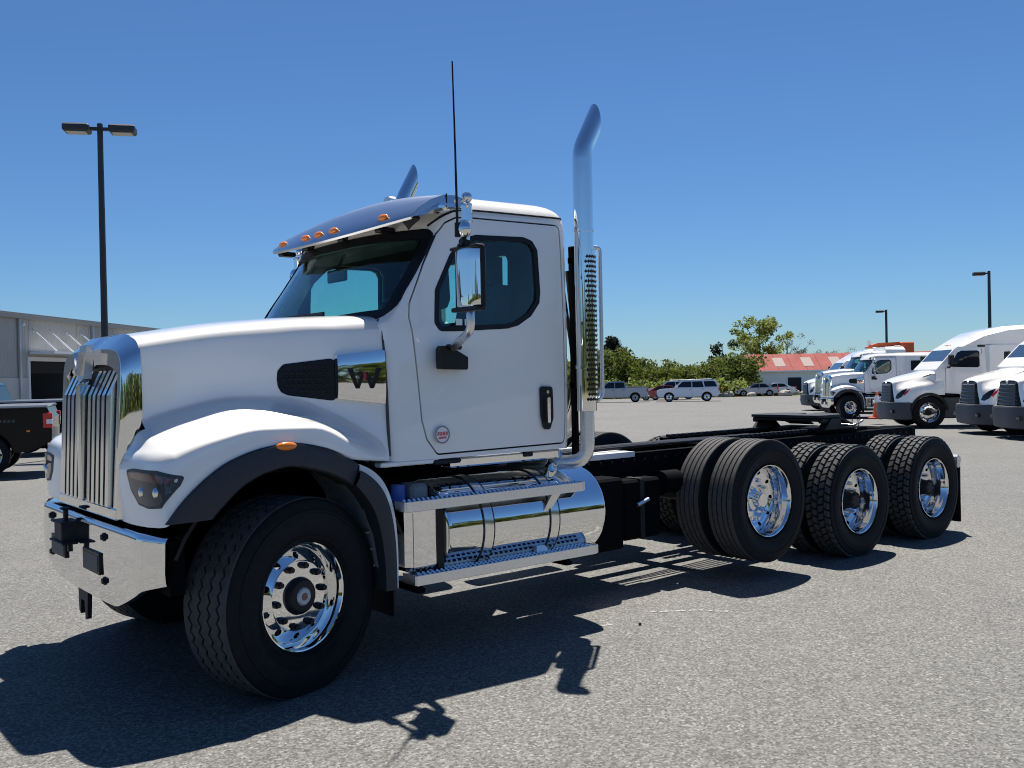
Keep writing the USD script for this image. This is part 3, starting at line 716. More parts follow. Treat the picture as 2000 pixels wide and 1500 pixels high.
# ---- cab shell
ZS = [1.20, 1.60, 2.00, 2.06, 2.12, 2.20, 2.45, 2.62, 2.72, 2.78, 2.84, 2.89, 2.925, 2.95]
XF = [.64, .625, .60, .575, .575, .61, .77, .88, .92, .96, 1.02, 1.10, 1.22, 1.42]
BW = [.03, .04, .06, .10, .16, .20, .215, .215, .215, .21, .20, .18, .16, .12]
HF = [1.03, 1.02, .995, .985, .978, .972, .955, .945, .94, .93, .905, .86, .77, .56]
HR = [1.035, 1.055, 1.055, 1.055, 1.054, 1.052, 1.045, 1.038, 1.03, 1.018, .99, .93, .82, .58]
XR = [2.15, 2.15, 2.155, 2.155, 2.155, 2.155, 2.16, 2.165, 2.17, 2.17, 2.155, 2.11, 2.02, 1.84]
def cab_loop(z, inset=0.0):
    q = lambda T_: float(PchipInterpolator(ZS, T_)(z))
    xf, bw, hf, hr, xr = q(XF) + inset, q(BW), q(HF) - inset, q(HR) - inset, q(XR) - inset
    fr = [(xf + bw * abs(t) ** 2.6, -hf * t) for t in np.linspace(-1, 1, 33)]      # far to near
    po = Polygon(fr + [(xr, -hr), (xr, hr)])
    po = po.buffer(-.06, quad_segs=8).buffer(.06, quad_segs=12)
    ring = po.exterior
    c = np.array(ring.coords)
    if Polygon(c).exterior.is_ccw is False: c = c[::-1]
    from shapely.geometry import LineString
    r2 = LineString(np.vstack([c]))
    s0 = r2.project(Point(xr + 1, 0)); L = r2.length
    return np.array([r2.interpolate((s0 + L * k / 220) % L).coords[0] for k in range(220)])
def cab_solid(inset=0.0, zb=1.20, zt=2.95):
    zz = np.r_[np.linspace(zb, 2.0, 9), np.linspace(2.0, 2.7, 22)[1:], np.linspace(2.7, zt - inset, 14)[1:]]
    zz = np.unique(np.clip(zz, zb, zt - inset))
    loops = [np.c_[cab_loop(min(z + inset * (1 if z > 2.7 else 0), 2.95), inset), np.full(220, z)] for z in zz]
    V = np.vstack(loops); n = 220; F = []
    for k in range(len(loops) - 1):
        a = k * n + np.arange(n); b = k * n + (np.arange(n) + 1) % n
        F += [np.stack([a, b, b + n], 1), np.stack([a, b + n, a + n], 1)]
    # caps: the floor flat, the roof crowned
    def cap(loop, z, rise, up):
        c = loop.mean(0); rings = [loop]
        rr = [np.c_[c[:2] + (loop[:, :2] - c[:2]) * f, np.full(n, z + rise * (1 - f * f))] for f in (.8, .6, .4, .2)]
        return rr, np.r_[c[:2], z + rise]
    off = len(V)
    for loop, z, rise, up, start in ((loops[0], zz[0], 0, False, 0), (loops[-1], zz[-1], .025, True, (len(loops) - 1) * n)):
        rr, apex = cap(loop, z, rise, up); prev = start
        for q in rr:
            V = np.vstack([V, q]); a = np.arange(n); b = (a + 1) % n; o = len(V) - n
            f = np.vstack([np.stack([prev + a, prev + b, o + b], 1), np.stack([prev + a, o + b, o + a], 1)])
            F.append(f if up else f[:, ::-1]); prev = o
        V = np.vstack([V, apex]); a = np.arange(n); b = (a + 1) % n
        f = np.stack([prev + a, prev + b, np.full(n, len(V) - 1)], 1); F.append(f if up else f[:, ::-1])
    return man(trimesh.Trimesh(V, np.vstack(F), process=False))
outer = cab_solid(); shell = outer - cab_solid(.045, 1.25)
WIN = [(1.045, 2.06), (1.075, 2.015), (1.21, 2.018), (1.60, 2.04), (1.69, 2.062), (1.80, 2.125), (1.875, 2.215), (1.885, 2.29), (1.88, 2.57), (1.845, 2.625), (1.78, 2.645), (1.40, 2.635), (1.32, 2.61), (1.20, 2.50), (1.07, 2.27)]
WIN = rounded(WIN, .03)
WSH = rounded([(-.952, 2.10), (-.915, 2.655), (.915, 2.655), (.952, 2.10), (.4, 2.07), (-.4, 2.07)], .06)
RWN = rounded([(-.45, 2.15), (-.45, 2.62), (.45, 2.62), (.45, 2.15)], .06)
DOOR = [(2.085, 1.245), (1.02, 1.235), (.945, 1.33), (.912, 1.45), (.872, 2.0), (.858, 2.09), (.872, 2.18), (.995, 2.43), (1.11, 2.63), (1.175, 2.705), (1.26, 2.745), (1.36, 2.752), (2.085, 2.752)]
DOOR = rounded(DOOR, .03)
ext = lambda poly, r: list(Polygon(poly).buffer(r, quad_segs=6).exterior.coords)[:-1]
wsp = man(prism(WSH, 'x', .3, 1.17)); rwp = man(prism(RWN, 'x', 1.95, 2.3))
body = shell - wsp - rwp
groove = []
# drip-rail groove above the doors
gp = [(2.14, 2.812), (1.44, 2.812), (1.27, 2.803), (1.15, 2.75), (1.085, 2.69)]
def strip(pts, w):
    from shapely.geometry import LineString
    return list(LineString(pts).buffer(w / 2, cap_style='flat').exterior.coords)[:-1]
near_win, far_win = man(prism(WIN, 'y', -1.3, -.5)), man(prism(WIN, 'y', .5, 1.3))
doors = []
for s in (-1, 1):
    a, b = (-1.3, -.6) if s < 0 else (.6, 1.3)
    dp = man(prism(DOOR, 'y', a, b)); dp2 = man(prism(ext(DOOR, .011), 'y', a, b)); wp = near_win if s < 0 else far_win
    doors.append((shell ^ dp) - wp)
    body = body - dp2
cab = obj('cab', tm(body), 'white_paint', T, smooth=28)
lining = cab_solid(.05, 1.255) - cab_solid(.075, 1.29)
lining = lining - wsp - rwp - near_win - far_win
obj('cab_lining', tm(lining), 'dash_grey', cab, smooth=28)
bw_ = cab_solid(.020, 1.24) - cab_solid(.034, 1.25)
for s in (-1, 1):
    a, b = (-1.3, -.6) if s < 0 else (.6, 1.3)
    ring = man(prism(ext(DOOR, .03), 'y', a, b)) - man(prism(ext(DOOR, -.02), 'y', a, b))
    obj('door_seal', tm(bw_ ^ ring), 'dark_trim', cab)
    gpts = np.array(fillet([(x, 0, z) for x, z in gp], .1, 6)); gk = np.r_[0, np.cumsum(np.linalg.norm(np.diff(gpts, axis=0), axis=1))]
    gq = np.stack([np.interp(np.linspace(0, gk[-1], 70), gk, gpts[:, c_]) for c_ in range(3)], 1)
    gh = cast(tm(outer), gq - np.array([0, 2.0, 0]), np.array([0, 1.0, 0])); gh = gh[~np.isnan(gh[:, 0])] + [0, .002, 0]
    gt = tube(gh, .0085, 8); obj('drip_gutter', gt if s < 0 else mir(gt), 'dark_trim', cab, smooth=40)
glz = cab_solid(.010, 1.22) - cab_solid(.016, 1.23)
frit = cab_solid(-.003, 1.20, 2.95) - cab_solid(.030, 1.24)
fr_w = man(prism(ext(WSH, .018), 'x', .3, 1.19)) - man(prism(ext(WSH, -.045), 'x', .3, 1.3))
obj('windshield_seal', tm(frit ^ fr_w), 'dark_trim', cab, smooth=28)
obj('windshield', tm(glz ^ man(prism(ext(WSH, -.04), 'x', .3, 1.19))), 'cab_glass', cab, smooth=28)
obj('rear_window', tm(glz ^ man(prism(RWN, 'x', 1.95, 2.3))), 'cab_glass', cab, smooth=28)
for s, dm in zip((-1, 1), doors):
    a, b = (-1.3, -.6) if s < 0 else (.6, 1.3)
    d = obj('door', tm(dm), 'white_paint', T, smooth=28)
    obj('window_seal', tm((frit ^ man(prism(ext(WIN, .011), 'y', a, b))) - man(prism(ext(WIN, -.022), 'y', a - .1, b + .1))), 'dark_trim', d, smooth=28)
    obj('window', tm(glz ^ man(prism(ext(WIN, -.018), 'y', a, b))), 'cab_glass', d, smooth=28)
    pk = rounded([(1.855, 1.64), (1.965, 1.635), (1.968, 1.42), (1.935, 1.34), (1.885, 1.345), (1.86, 1.44)], .025)
    obj('handle_recess', cat(prism(pk, 'y', s * 1.052, s * 1.0665)), 'dark_trim', d)
    obj('handle', cat(box(1.893, 1.920, s * 1.085, s * 1.10, 1.385, 1.565, .007), box(1.90, 1.915, s * 1.06, s * 1.09, 1.545, 1.56), box(1.90, 1.915, s * 1.06, s * 1.09, 1.39, 1.405), cyl((1.907, s * 1.06, 1.60), (1.907, s * 1.082, 1.60), .012, 12)), 'polished_alloy', d)
    if s < 0:
        st = obj('door_sticker', moved(cyl((0, 0, 0), (0, -.002, 0), .058, 40), (1.045, -1.0485, 1.353)), 'sticker_white', d)
        ring = Point(0, 0).buffer(.056).difference(Point(0, 0).buffer(.047))
        mk = [prism(ring, 'y', 0, .001)] + [prism([(-.040 + q * .021, -.006), (-.024 + q * .021, -.006), (-.021 + q * .021, .018), (-.037 + q * .021, .018)], 'y', 0, .001) for q in range(4)] + [prism([(-.03, -.028), (.032, -.024), (.028, -.012), (-.028, -.014)], 'y', 0, .001)]
        obj('sticker_print', moved(cat(*mk[1:]), (1.045, -1.0518, 1.353)), 'sticker_red', st); obj('sticker_edge', moved(mk[0], (1.045, -1.0518, 1.353)), 'trim_grey', st)
# sill trims under the cab
for s in (-1, 1):
    obj('cab_sill', cat(box(.60, 1.03, s * .96, s * 1.035, 1.175, 1.205, .006)), 'white_paint', T)
    obj('sill_trim', cat(box(1.12, 2.08, s * .90, s * 1.03, 1.135, 1.195, .01)), 'chrome', T)
    obj('cab_mount', cat(box(.98, 1.2, s * .95, s * 1.045, 1.165, 1.198, .012), box(1.72, 1.80, s * .95, s * 1.045, 1.165, 1.196, .008)), 'dark_trim', T)
# shut line strip between hood and cab, and the hood latch
obj('hood_seal', cat(*[tube([(.672, s * y, z) for y, z in [(1.022, 1.24), (1.012, 1.40), (1.0, 1.66), (.985, 1.87), (.968, 2.0), (.92, 2.074)]], .009, 6) for s in (-1, 1)]), 'bumper_grey', T)
obj('cowl', cat(box(.60, .74, -.86, .86, 2.03, 2.085, .02)), 'dark_trim', T)
for s in (-1, 1):
    obj('hood_latch', tm(hull([(.72, s * .985, 2.03), (.81, s * .995, 2.03), (.80, s * .945, 2.035), (.73, s * .94, 2.035), (.755, s * .965, 2.085), (.775, s * .965, 2.085)])), 'white_paint', T)
# wipers
for y0 in (-.55, .25):
    obj('wiper', cat(tube([(.60 + .10 * abs(y0), y0, 2.09), (.575 + .08 * abs(y0), y0 + .25, 2.13), (.575, y0 + .52, 2.13)], .010, 6), box(.545, .56, y0 + .1, y0 + .68, 2.125, 2.15)), 'dark_trim', cab)

# ---- interior
obj('dashboard', cat(box(.70, 1.0, -.86, .86, 1.6, 2.075, .06), box(.86, 1.05, -.72, -.18, 1.9, 2.13, .05)), 'dash_grey', T)
obj('steering_wheel', moved(trimesh.creation.torus(.21, .017, 32, 10), (1.17, -.46, 2.07), M=trimesh.transformations.rotation_matrix(math.radians(55), [0, 1, 0])), 'dark_trim', T)
for y in (-.47, .47):
    se = obj('seat', cat(box(1.33, 1.82, y - .25, y + .25, 1.62, 1.80, .05), tm(hull([(x, y + dy_, z) for x, z in ((1.66, 1.72), (1.82, 1.72), (1.80, 2.36), (1.92, 2.36)) for dy_ in (-.23, .23)]))), 'seat_cloth', T)
    obj('headrest', cat(tm(hull([(x, y + dy_, z) for x, z in ((1.80, 2.37), (1.91, 2.37), (1.82, 2.57), (1.91, 2.57)) for dy_ in (-.14, .14)]))), 'seat_cloth', se)
obj('overhead_console', cat(box(1.02, 1.30, -.80, .80, 2.60, 2.80, .05)), 'dash_grey', T)
obj('paper_sheet', tm(hull([(x, y, z + d_) for x, y, z in ((.84, -.80, 2.125), (.98, -.82, 2.20), (.84, -.56, 2.125), (.98, -.58, 2.20)) for d_ in (0, .003)])), 'paper', T)
mi = obj('cabin_mirror', cat(box(.905, .925, -.12, .15, 2.40, 2.49, .009), cyl((.92, .02, 2.48), (.98, .02, 2.60), .012, 10)), 'dark_trim', T)
obj('mirror_glass', box(.9255, .928, -.10, .13, 2.41, 2.48), 'chrome', mi)
obj('window_sticker', cat(box(1.18, 1.23, -1.0335, -1.032, 2.045, 2.085), box(1.25, 1.30, -1.0335, -1.032, 2.045, 2.085)), 'paper', T)

# ---- sun visor over the windshield
VY = np.linspace(-.98, .98, 49); rows = []
for y in VY:
    t = abs(y) / .98
    b = t ** 2.2
    # lower front edge, brow, top, rear edge
    r = [(.715 + .17 * b, 2.655 + .062 * b), (.722 + .17 * b, 2.680 + .058 * b), (.78 + .17 * b, 2.738 + .045 * b), (.88 + .16 * b, 2.812 + .030 * b), (1.00 + .14 * b, 2.886 - .005 * b), (1.16 + .08 * b, 2.957 - .07 * b), (1.30, 2.990 - .123 * b)]
    rows.append([(x, y, z) for x, z in r])
P = np.array(rows)
Pu = P + [.012, 0, -.012]
vis = cat(grid(P), grid(Pu[:, ::-1]), grid(np.stack([P[:, 0], Pu[:, 0]], 1)), grid(np.stack([P[0], Pu[0]], 1)), grid(np.stack([P[-1], Pu[-1]], 1)), grid(np.stack([P[:, -1], Pu[:, -1]], 1)))
vp = obj('sun_visor', vis, 'visor_alloy', T, smooth=40)
# the visor's wings return along the roof side to the door
for s in (-1, 1):
    q = P[0] if s < 0 else P[-1]
    W = np.array([[(x, s * .984, z) for x, z in ((.888, 2.720), (.95, 2.780), (1.03, 2.838), (1.13, 2.876), (1.24, 2.884), (1.30, 2.867))], [(x, s * (.990 + .02 * (x - .9)), z) for x, z in ((.893, 2.718), (.99, 2.738), (1.09, 2.765), (1.17, 2.792), (1.24, 2.803), (1.285, 2.815))]])
    obj('visor_wing', grid(W), 'visor_alloy', vp, smooth=40)
    obj('seam', box(1.155, 1.16, s * .984, s * .993, 2.80, 2.89), 'dark_trim', vp)
vt = trimesh.Trimesh(grid(P).vertices, grid(P).faces, process=False)
for y in (-.73, -.23, -.03, .17, .66):
    xz = [np.interp(y, VY, P[:, j, k]) for j, k in ((2, 0), (2, 2), (1, 0), (1, 2))]
    cx, cz = (xz[0] * .55 + xz[2] * .45), (xz[1] * .55 + xz[3] * .45)
    nrm = np.array([-(xz[1] - xz[3]), 0, xz[0] - xz[2]]); nrm /= np.linalg.norm(nrm)
    up = np.array([xz[0] - xz[2], 0, xz[1] - xz[3]]); up /= np.linalg.norm(up)
    Mx = np.eye(4); Mx[:3, 0] = np.array([0, 1, 0]) * .052; Mx[:3, 1] = up * .026; Mx[:3, 2] = nrm * .02
    m = moved(trimesh.creation.icosphere(2, 1.0), np.array([cx, y, cz]) + nrm * .006, M=Mx)
    obj('marker_light', m, 'amber_lens', vp, smooth=True)
    Mx[:3, 2] = nrm * .03
for y in (-.62, -.12, .40, .80):
    obj('visor_bracket', box(.86, .98, y - .04, y + .04, 2.665, 2.70, .01), 'dark_trim', vp)
obj('roof_antenna', cat(box(1.28, 1.36, -.10, -.02, 2.975, 3.03, .015)), 'brushed_alloy', T)

# ---- mirrors
def mirror(s):
    t = obj('mirror', cat(), 'dark_trim', T) if False else None
    cx, cy = 1.035, -1.34
    # head: a rounded chrome shell, open side to the rear, turned outwards a little
    rows = []
    for z in np.r_[2.135, np.linspace(2.145, 2.475, 6), 2.487]:
        e = .92 if z in (2.135, 2.487) else 1.0
        rows.append([(cx - .055 * e * (1 - abs(t) ** 3.2) + .035, cy + .135 * e * t, z) for t in np.linspace(-1, 1, 25)])
    R_ = np.array(rows); sh = grid(R_)
    side_ = (lambda m: m) if s < 0 else (lambda m: moved(mir(m), (.205, -.05, -.02)))
    head = obj('mirror', side_(sh), 'chrome', T, smooth=40)
    put = lambda n, m, mt, sm=False: obj(n, side_(m), mt, head, smooth=sm)
    put('mirror_frame', cat(box(cx + .020, cx + .052, cy - .142, cy + .142, 2.12, 2.50, .01), box(cx - .02, cx + .05, cy - .138, cy + .138, 2.484, 2.505, .008), box(cx - .02, cx + .05, cy - .134, cy + .134, 2.108, 2.136, .008)), 'dark_trim')
    put('mirror_glass', box(cx + .0525, cx + .054, cy - .13, cy + .13, 2.14, 2.48), 'chrome')
    low = fillet([(cx + .03, cy, 2.12), (cx + .035, cy, 1.99), (cx + .06, -1.11, 1.90)], .10, 6)
    put('lower_arm', tube(low, .027, 12), 'brushed_alloy', True)
    put('lower_mount', cat(prism(rounded([(1.005, 1.765), (1.215, 1.758), (1.218, 1.838), (1.15, 1.872), (1.08, 1.905), (1.015, 1.91), (1.002, 1.885)], .012), 'y', -1.105, -1.056), box(1.06, 1.16, -1.13, -1.07, 1.885, 1.92, .01)), 'dark_trim')
    up = fillet([(cx + .02, cy, 2.50), (cx + .02, cy, 2.74), (cx + .05, -1.0, 2.80)], .06, 6)
    put('upper_arm', cat(tube(up, .017, 12), box(cx - .015, cx + .055, cy - .02, cy + .02, 2.64, 2.76, .012), box(cx, cx + .07, -1.12, -.95, 2.755, 2.80, .014)), 'chrome', False)
    put('arm_knuckle', cat(moved(trimesh.creation.icosphere(2, .034), (cx + .03, cy + .01, 2.80)), cyl((cx + .01, cy - .05, 2.745), (cx + .01, cy + .03, 2.745), .014, 10), cyl((cx - .05, cy + .02, 2.77), (cx + .04, cy + .02, 2.785), .011, 10)), 'chrome', 40)
    sp = moved(trimesh.creation.icosphere(3, 1.0), (cx - .01, cy - .005, 2.602), M=np.diag([.040, .058, .058, 1]))
    put('spot_mirror', sp, 'chrome', True)
    put('spot_ring', cat(cyl((cx - .03, cy, 2.525), (cx + .03, cy, 2.525), .022, 12), box(cx - .02, cx + .04, cy - .05, cy + .05, 2.505, 2.518)), 'dark_trim')
    if s < 0:
        # whip antenna standing on the mirror bracket
        an = obj('antenna', tube([(cx - .045, cy + .01, 2.60), (cx - .05, cy + .01, 3.1), (cx - .062, cy + .005, 3.605)], [.0085, .0062, .0045], 8), 'dark_trim', T, smooth=True)
        obj('antenna_base', cat(cyl((cx - .045, cy + .01, 2.555), (cx - .045, cy + .01, 2.64), .017, 12), box(cx - .05, cx + .02, cy - .008, cy + .028, 2.58, 2.60)), 'dark_trim', an)
mirror(-1); mirror(1)

# ---- exhaust stacks with heat guard, elbow and grab handle
def stack(s):
    X0, Y0, r = 2.207, -1.15, .069
    f = (lambda m: m) if s < 0 else mir
    path = [(X0, Y0, z) for z in np.linspace(1.46, 3.205, 12)] + [(X0 + .004, Y0, 3.25), (X0 + .014, Y0, 3.29), (X0 + .032, Y0, 3.33), (X0 + .052, Y0, 3.365)]
    p = tube(path, r, 36, caps=False)
    # the last ring slides along the pipe to a slanted mouth that faces backwards
    n = 36; v = p.vertices; d = np.array([.50, 0, .866])
    last = np.arange((len(path) - 1) * n, len(path) * n)
    q = np.clip((X0 + .128 - v[last, 0]) / d[0], .01, .5)
    v[last] += d * (q * .92)[:, None]
    p.vertices = v
    st = obj('exhaust_stack', f(p), 'chrome', T, smooth=40)
    inn = tube(path, r - .006, 24, caps=True); w = inn.vertices; w[-26:-2] += d * .03; inn.vertices = w
    obj('stack_bore', f(inn), 'dark_inside', st, smooth=40)
    obj('stack_clamp', f(cat(*[lathe_at(X0, Y0, z, r + .006, .03) for z in (2.70, 1.75)])), 'chrome', st, smooth=40)
    # guard: a half shell with staggered louvres
    g = []; A = np.linspace(-2.35, .45, 18)
    P = np.array([[(X0 + .015 + (r + .009) * math.cos(a) - .015, Y0 + (r + .009) * math.sin(a), z) for a in A] for z in np.linspace(1.56, 2.58, 4)])
    obj('heat_guard', f(cat(grid(P), grid(P[:, ::-1] * 1.0 + [.003, .003, 0]))), 'chrome', st, smooth=50)
    tri = []
    for i, z in enumerate(np.arange(1.54, 2.56, .034)):
        for j, a in enumerate(np.linspace(-2.2, .3, 11)):
            a = a + (.125 if i % 2 else 0); c_, s_ = math.cos(a), math.sin(a); o = np.array([X0 + (r + .0095) * c_, Y0 + (r + .0095) * s_, z]); tn = np.array([-s_, c_, 0]); nn = np.array([c_, s_, 0])
            V = [o - tn * .012, o + tn * .012, o + [0, 0, .015] + nn * .008, o - [0, 0, .011]]
            tri.append(trimesh.Trimesh(V, [[0, 1, 2], [1, 0, 3], [0, 2, 3], [2, 1, 3]], process=False))
    obj('louvres', f(cat(*tri)), 'dark_trim', st, kind='stuff')
    el = fillet([(X0, Y0, 1.50), (X0, Y0, 1.105), (X0 - .16, Y0 + .22, 1.095), (X0 - .25, Y0 + .55, 1.08)], .13, 8)
    obj('exhaust_elbow', f(tube(el, .050, 20)), 'brushed_alloy', st, smooth=40)
    gb = fillet([(X0 + .06, Y0 - .02, 2.60), (X0 + .125, Y0 - .03, 2.60), (X0 + .125, Y0 - .03, 1.56), (X0 + .06, Y0 - .02, 1.52)], .06, 5)
    obj('grab_handle', f(tube(gb, .015, 10)), 'brushed_alloy', st, smooth=40)
    obj('stack_post', f(cat(box(2.19, 2.225, -1.05, -1.0, 1.12, 2.62, .006), box(2.19, 2.22, -1.10, -1.0, 2.50, 2.54), box(2.19, 2.22, -1.10, -1.0, 1.62, 1.66))), 'frame_black', st)
def lathe_at(x, y, z, r, h):
    m = lathe([(r - .01, 0), (r, .003), (r, h - .003), (r - .01, h)], 36, 'z'); m.apply_translation([x, y, z]); return m
for s in (-1, 1): stack(s)
# behind the cab: air intake pipe, hoses, back-of-cab bits
obj('back_of_cab_panel', box(2.165, 2.185, -.86, .86, 1.16, 2.10, .01), 'frame_black', T)
obj('air_pipe', tube(fillet([(2.262, -1.03, 2.16), (2.258, -1.03, 1.95), (2.245, -1.02, 1.50), (2.24, -.80, 1.22)], .2, 5), [.012, .022, .028, .03, .032, .034, .035, .036, .036, .036, .036, .036, .036, .036][:len(fillet([(0, 0, 0), (1, 0, 0), (1, 1, 0), (2, 1, 0)], .2, 5))], 14), 'sticker_white', T, smooth=True)
for k, (y, q) in enumerate(((-.98, .05), (-.93, .12), (-.90, -.06))):
    pts = fillet([(2.20, y, 2.45 - .1 * k), (2.24 + q * .3, y - .02, 1.8), (2.21, y - .02, 1.5), (2.28, y + .25, 1.15)], .3, 6)
    obj('air_hose', tube(pts, .014, 8), 'dark_trim', T, smooth=True)
obj('rear_lamp', cat(box(2.115, 2.17, -.98, -.90, 2.56, 2.66, .015)), 'chrome', T)

# ---- steps, fuel tank and the box ahead of it
TX0, TX1, TY, TZ, TR = .985, 2.355, -.87, .748, .312
def tank(s):
    f = (lambda m: m) if s < 0 else mir
    prof = [(0, TX0 - .012), (.20, TX0 - .010), (.285, TX0), (TR - .008, TX0 + .012), (TR, TX0 + .03), (TR, TX1 - .03), (TR - .008, TX1 - .012), (.285, TX1), (.20, TX1 + .010), (0, TX1 + .012)]
    m = lathe(prof, 72, 'x'); m.apply_translation([0, TY, TZ])
    t = obj('fuel_tank', f(m), 'chrome', T, smooth=30)
    for x in (1.30, 1.86):
        k = lathe([(TR + .0005, x - .035), (TR + .006, x - .035), (TR + .006, x + .035), (TR + .0005, x + .035)], 72, 'x'); k.apply_translation([0, TY, TZ])
        e = cat(*[lathe([(TR + .002, x + d - .0035), (TR + .008, x + d - .003), (TR + .008, x + d + .003), (TR + .002, x + d + .0035)], 72, 'x') for d in (-.040, .040)]); e.apply_translation([0, TY, TZ])
        b = obj('tank_strap', f(k), 'satin_chrome', t, smooth=30); obj('strap_edge', f(e), 'bumper_grey', b, smooth=30)
    obj('filler_cap', f(cat(cyl((2.05, TY - .05, TZ + TR - .02), (2.05, TY - .10, TZ + TR + .06), .05, 20))), 'chrome', t, smooth=30)
    bx = box(.695, .935, -1.165, -.62, .54, .955, .035)
    d = obj('battery_box', f(bx), 'chrome', T, smooth=20)
    obj('box_side', f(cat(box(.936, .985, -1.13, -.66, .52, .95))), 'dark_trim', d)
    obj('box_seam', f(box(.735, .738, -1.1665, -1.15, .56, .90)), 'dark_trim', d)
    obj('filler_caps', f(cat(cyl((.74, -1.0, .96), (.74, -1.0, 1.06), .045, 18))), 'blue_cap', d)
    obj('reservoir', f(box(.80, .93, -1.06, -.9, .958, 1.06, .02)), 'grey_liner', d)
    for z, x0, x1, yo, yi in ((.978, .66, 2.10, -1.215, -1.105), (.532, .725, 2.215, -1.215, -1.075)):
        st = obj('step', f(cat(box(x0, x1, yo, yo + .006, z - .062, z, .002), box(x0, x1, yo + .007, yi, z - .012, z - .004))), 'brushed_alloy', T)
        for xa in (x0 - .012, x1 + .001): obj('step_rim', f(box(xa, xa + .011, yo, yi, z - .058, z + .002, .002)), 'brushed_alloy', st)
        teeth = []
        for i, x in enumerate(np.arange(x0 + .04, x1 - .03, .034)):
            for j, y in enumerate(np.linspace(yo + .025, yi - .022, 3)):
                xx = x + (.017 if j % 2 else 0)
                V = [(xx - .011, y - .006, z - .004), (xx + .011, y - .006, z - .004), (xx + .011, y + .006, z - .004), (xx - .011, y + .006, z - .004), (xx - .007, y, z + .006), (xx + .007, y, z + .006)]
                teeth.append(trimesh.Trimesh(V, [[0, 1, 5], [0, 5, 4], [2, 3, 4], [2, 4, 5], [1, 2, 5], [3, 0, 4]], process=False))
        obj('tread', f(cat(*teeth)), 'polished_alloy', st, kind='stuff')
        hol = [box(x - .013, x + .013, y - .011, y + .011, z - .0035, z - .0025) for i, x in enumerate(np.arange(x0 + .071, x1 - .04, .042)) for y in (yo + .042, yo + .085) if y < yi - .02]
        obj('tread_hole', f(cat(*hol)), 'dark_inside', st, kind='stuff')
    for x in (1.86,):
        obj('step_bracket', f(cat(tm(hull([(x + a, -1.20 + b, z) for a, b, z in ((-.04, .0, .915), (.04, .0, .915), (-.04, .02, .91), (.04, .02, .91), (-.10, .025, .80), (-.04, .025, .80), (-.10, .035, .80), (-.04, .035, .80))])))), 'brushed_alloy', T)
        obj('step_bracket', f(cat(tm(hull([(x - .08 + a, -1.14 + b, z) for a, b, z in ((-.05, 0, .53), (.05, 0, .53), (-.035, .02, .60), (.03, .02, .60), (-.05, .035, .53), (.05, .035, .53))])))), 'brushed_alloy', T)
    obj('step_hanger', f(cat(box(.75, .80, -1.19, -.5, .42, .447), box(1.95, 2.0, -1.19, -.5, .42, .447), *[box(x, x + .03, -1.18, -1.15, .447, .492) for x in (.76, 1.96)], box(.80, .83, -.62, -.5, .42, 1.0), box(1.95, 1.98, -.62, -.5, .42, 1.0))), 'frame_black', T)
for s in (-1, 1): tank(s)

# ---- chassis
for s in (-1, 1):
    obj('frame_rail', cat(box(-.6, 8.02, s * .425, s * .437, .77, 1.05), box(-.6, 8.02, s * .36, s * .4245, 1.036, 1.05), box(-.6, 8.02, s * .36, s * .4245, .77, .784)), 'frame_black', T)
    for i_, x in enumerate((2.62, 2.95, 3.25, 3.62)):
        pass
    obj('rail_bolts', cat(*[cyl((x, s * .437, z), (x, s * .449, z), .012, 8) for x in np.arange(2.5, 7.9, .13) for z in ((.995,) if int(x * 10) % 3 else (.995, .84))]), 'brushed_alloy' if False else 'cast_iron', T, kind='stuff')
for x in (-.2, 1.2, 2.3, 3.4, 4.9, 6.2, 7.6, 7.98):
    obj('crossmember', box(x - .04, x + .04, -.4245, .4245, .80, 1.03, .01), 'frame_black', T)
obj('engine_block', cat(box(-.5, 1.0, -.30, .30, .55, 1.15, .05), box(.2, 2.2, -.28, .28, .5, 1.1, .08)), 'frame_black', T)
obj('deck_plate', cat(box(2.33, 3.42, -.44, .44, 1.056, 1.064), box(2.33, 3.42, -.446, -.4405, 1.02, 1.064)), 'deck_alloy', T)
obj('drive_shaft', cyl((2.2, 0, .72), (5.3, 0, .62), .06, 16), 'cast_iron', T)
obj('tool_box', box(2.48, 3.0, -.72, -.45, .34, .90, .02), 'frame_black', T)
obj('battery_case', box(3.06, 3.50, -.66, -.45, .38, .86, .02), 'frame_black', T)
obj('case_strap', cat(box(3.24, 3.29, -.668, -.66, .38, .86), box(3.24, 3.29, -.66, -.45, .861, .868)), 'cast_iron', T)
obj('side_bracket', tm(hull([(x, y, z) for x in (2.42, 2.46) for y, z in ((-.45, 1.0), (-.45, .4), (-.80, .42), (-.80, .55))])), 'frame_black', T)
for (x0, x1, y, z, r) in ((2.6, 3.5, .62, .82, .12), (3.55, 3.75, -.60, .80, .10)):
    c = obj('air_tank', cyl((x0, y, z), (x1, y, z), r, 28), 'frame_black', T, smooth=35)
obj('air_valve', cat(cyl((3.18, -.69, .66), (3.30, -.70, .70), .018, 10)), 'brushed_alloy', T)
for k in range(5):
    y0 = -.30 + .06 * k
    obj('air_line', tube(fillet([(2.4, y0, 1.075), (3.4, y0 + .05 * math.sin(k), 1.09), (4.4, y0 * .8, 1.085), (5.6, y0 + .1, 1.07)], .5, 5), .014, 8), 'dark_trim', T, smooth=True)
obj('slider_rack', cat(*[cat(box(5.0, 7.2, s * .28, s * .34, 1.051, 1.085)) for s in (-1, 1)]), 'frame_black', T)
obj('rack_tooth', cat(*[box(x, x + .03, s * .27, s * .345, 1.086, 1.112) for s in (-1, 1) for x in np.arange(4.7, 6.3, .075)]), 'cast_iron', T, kind='stuff')
obj('rack_bar', cat(*[box(4.6, 5.0, s * .28, s * .34, 1.051, 1.085) for s in (-1, 1)]), 'frame_black', T)
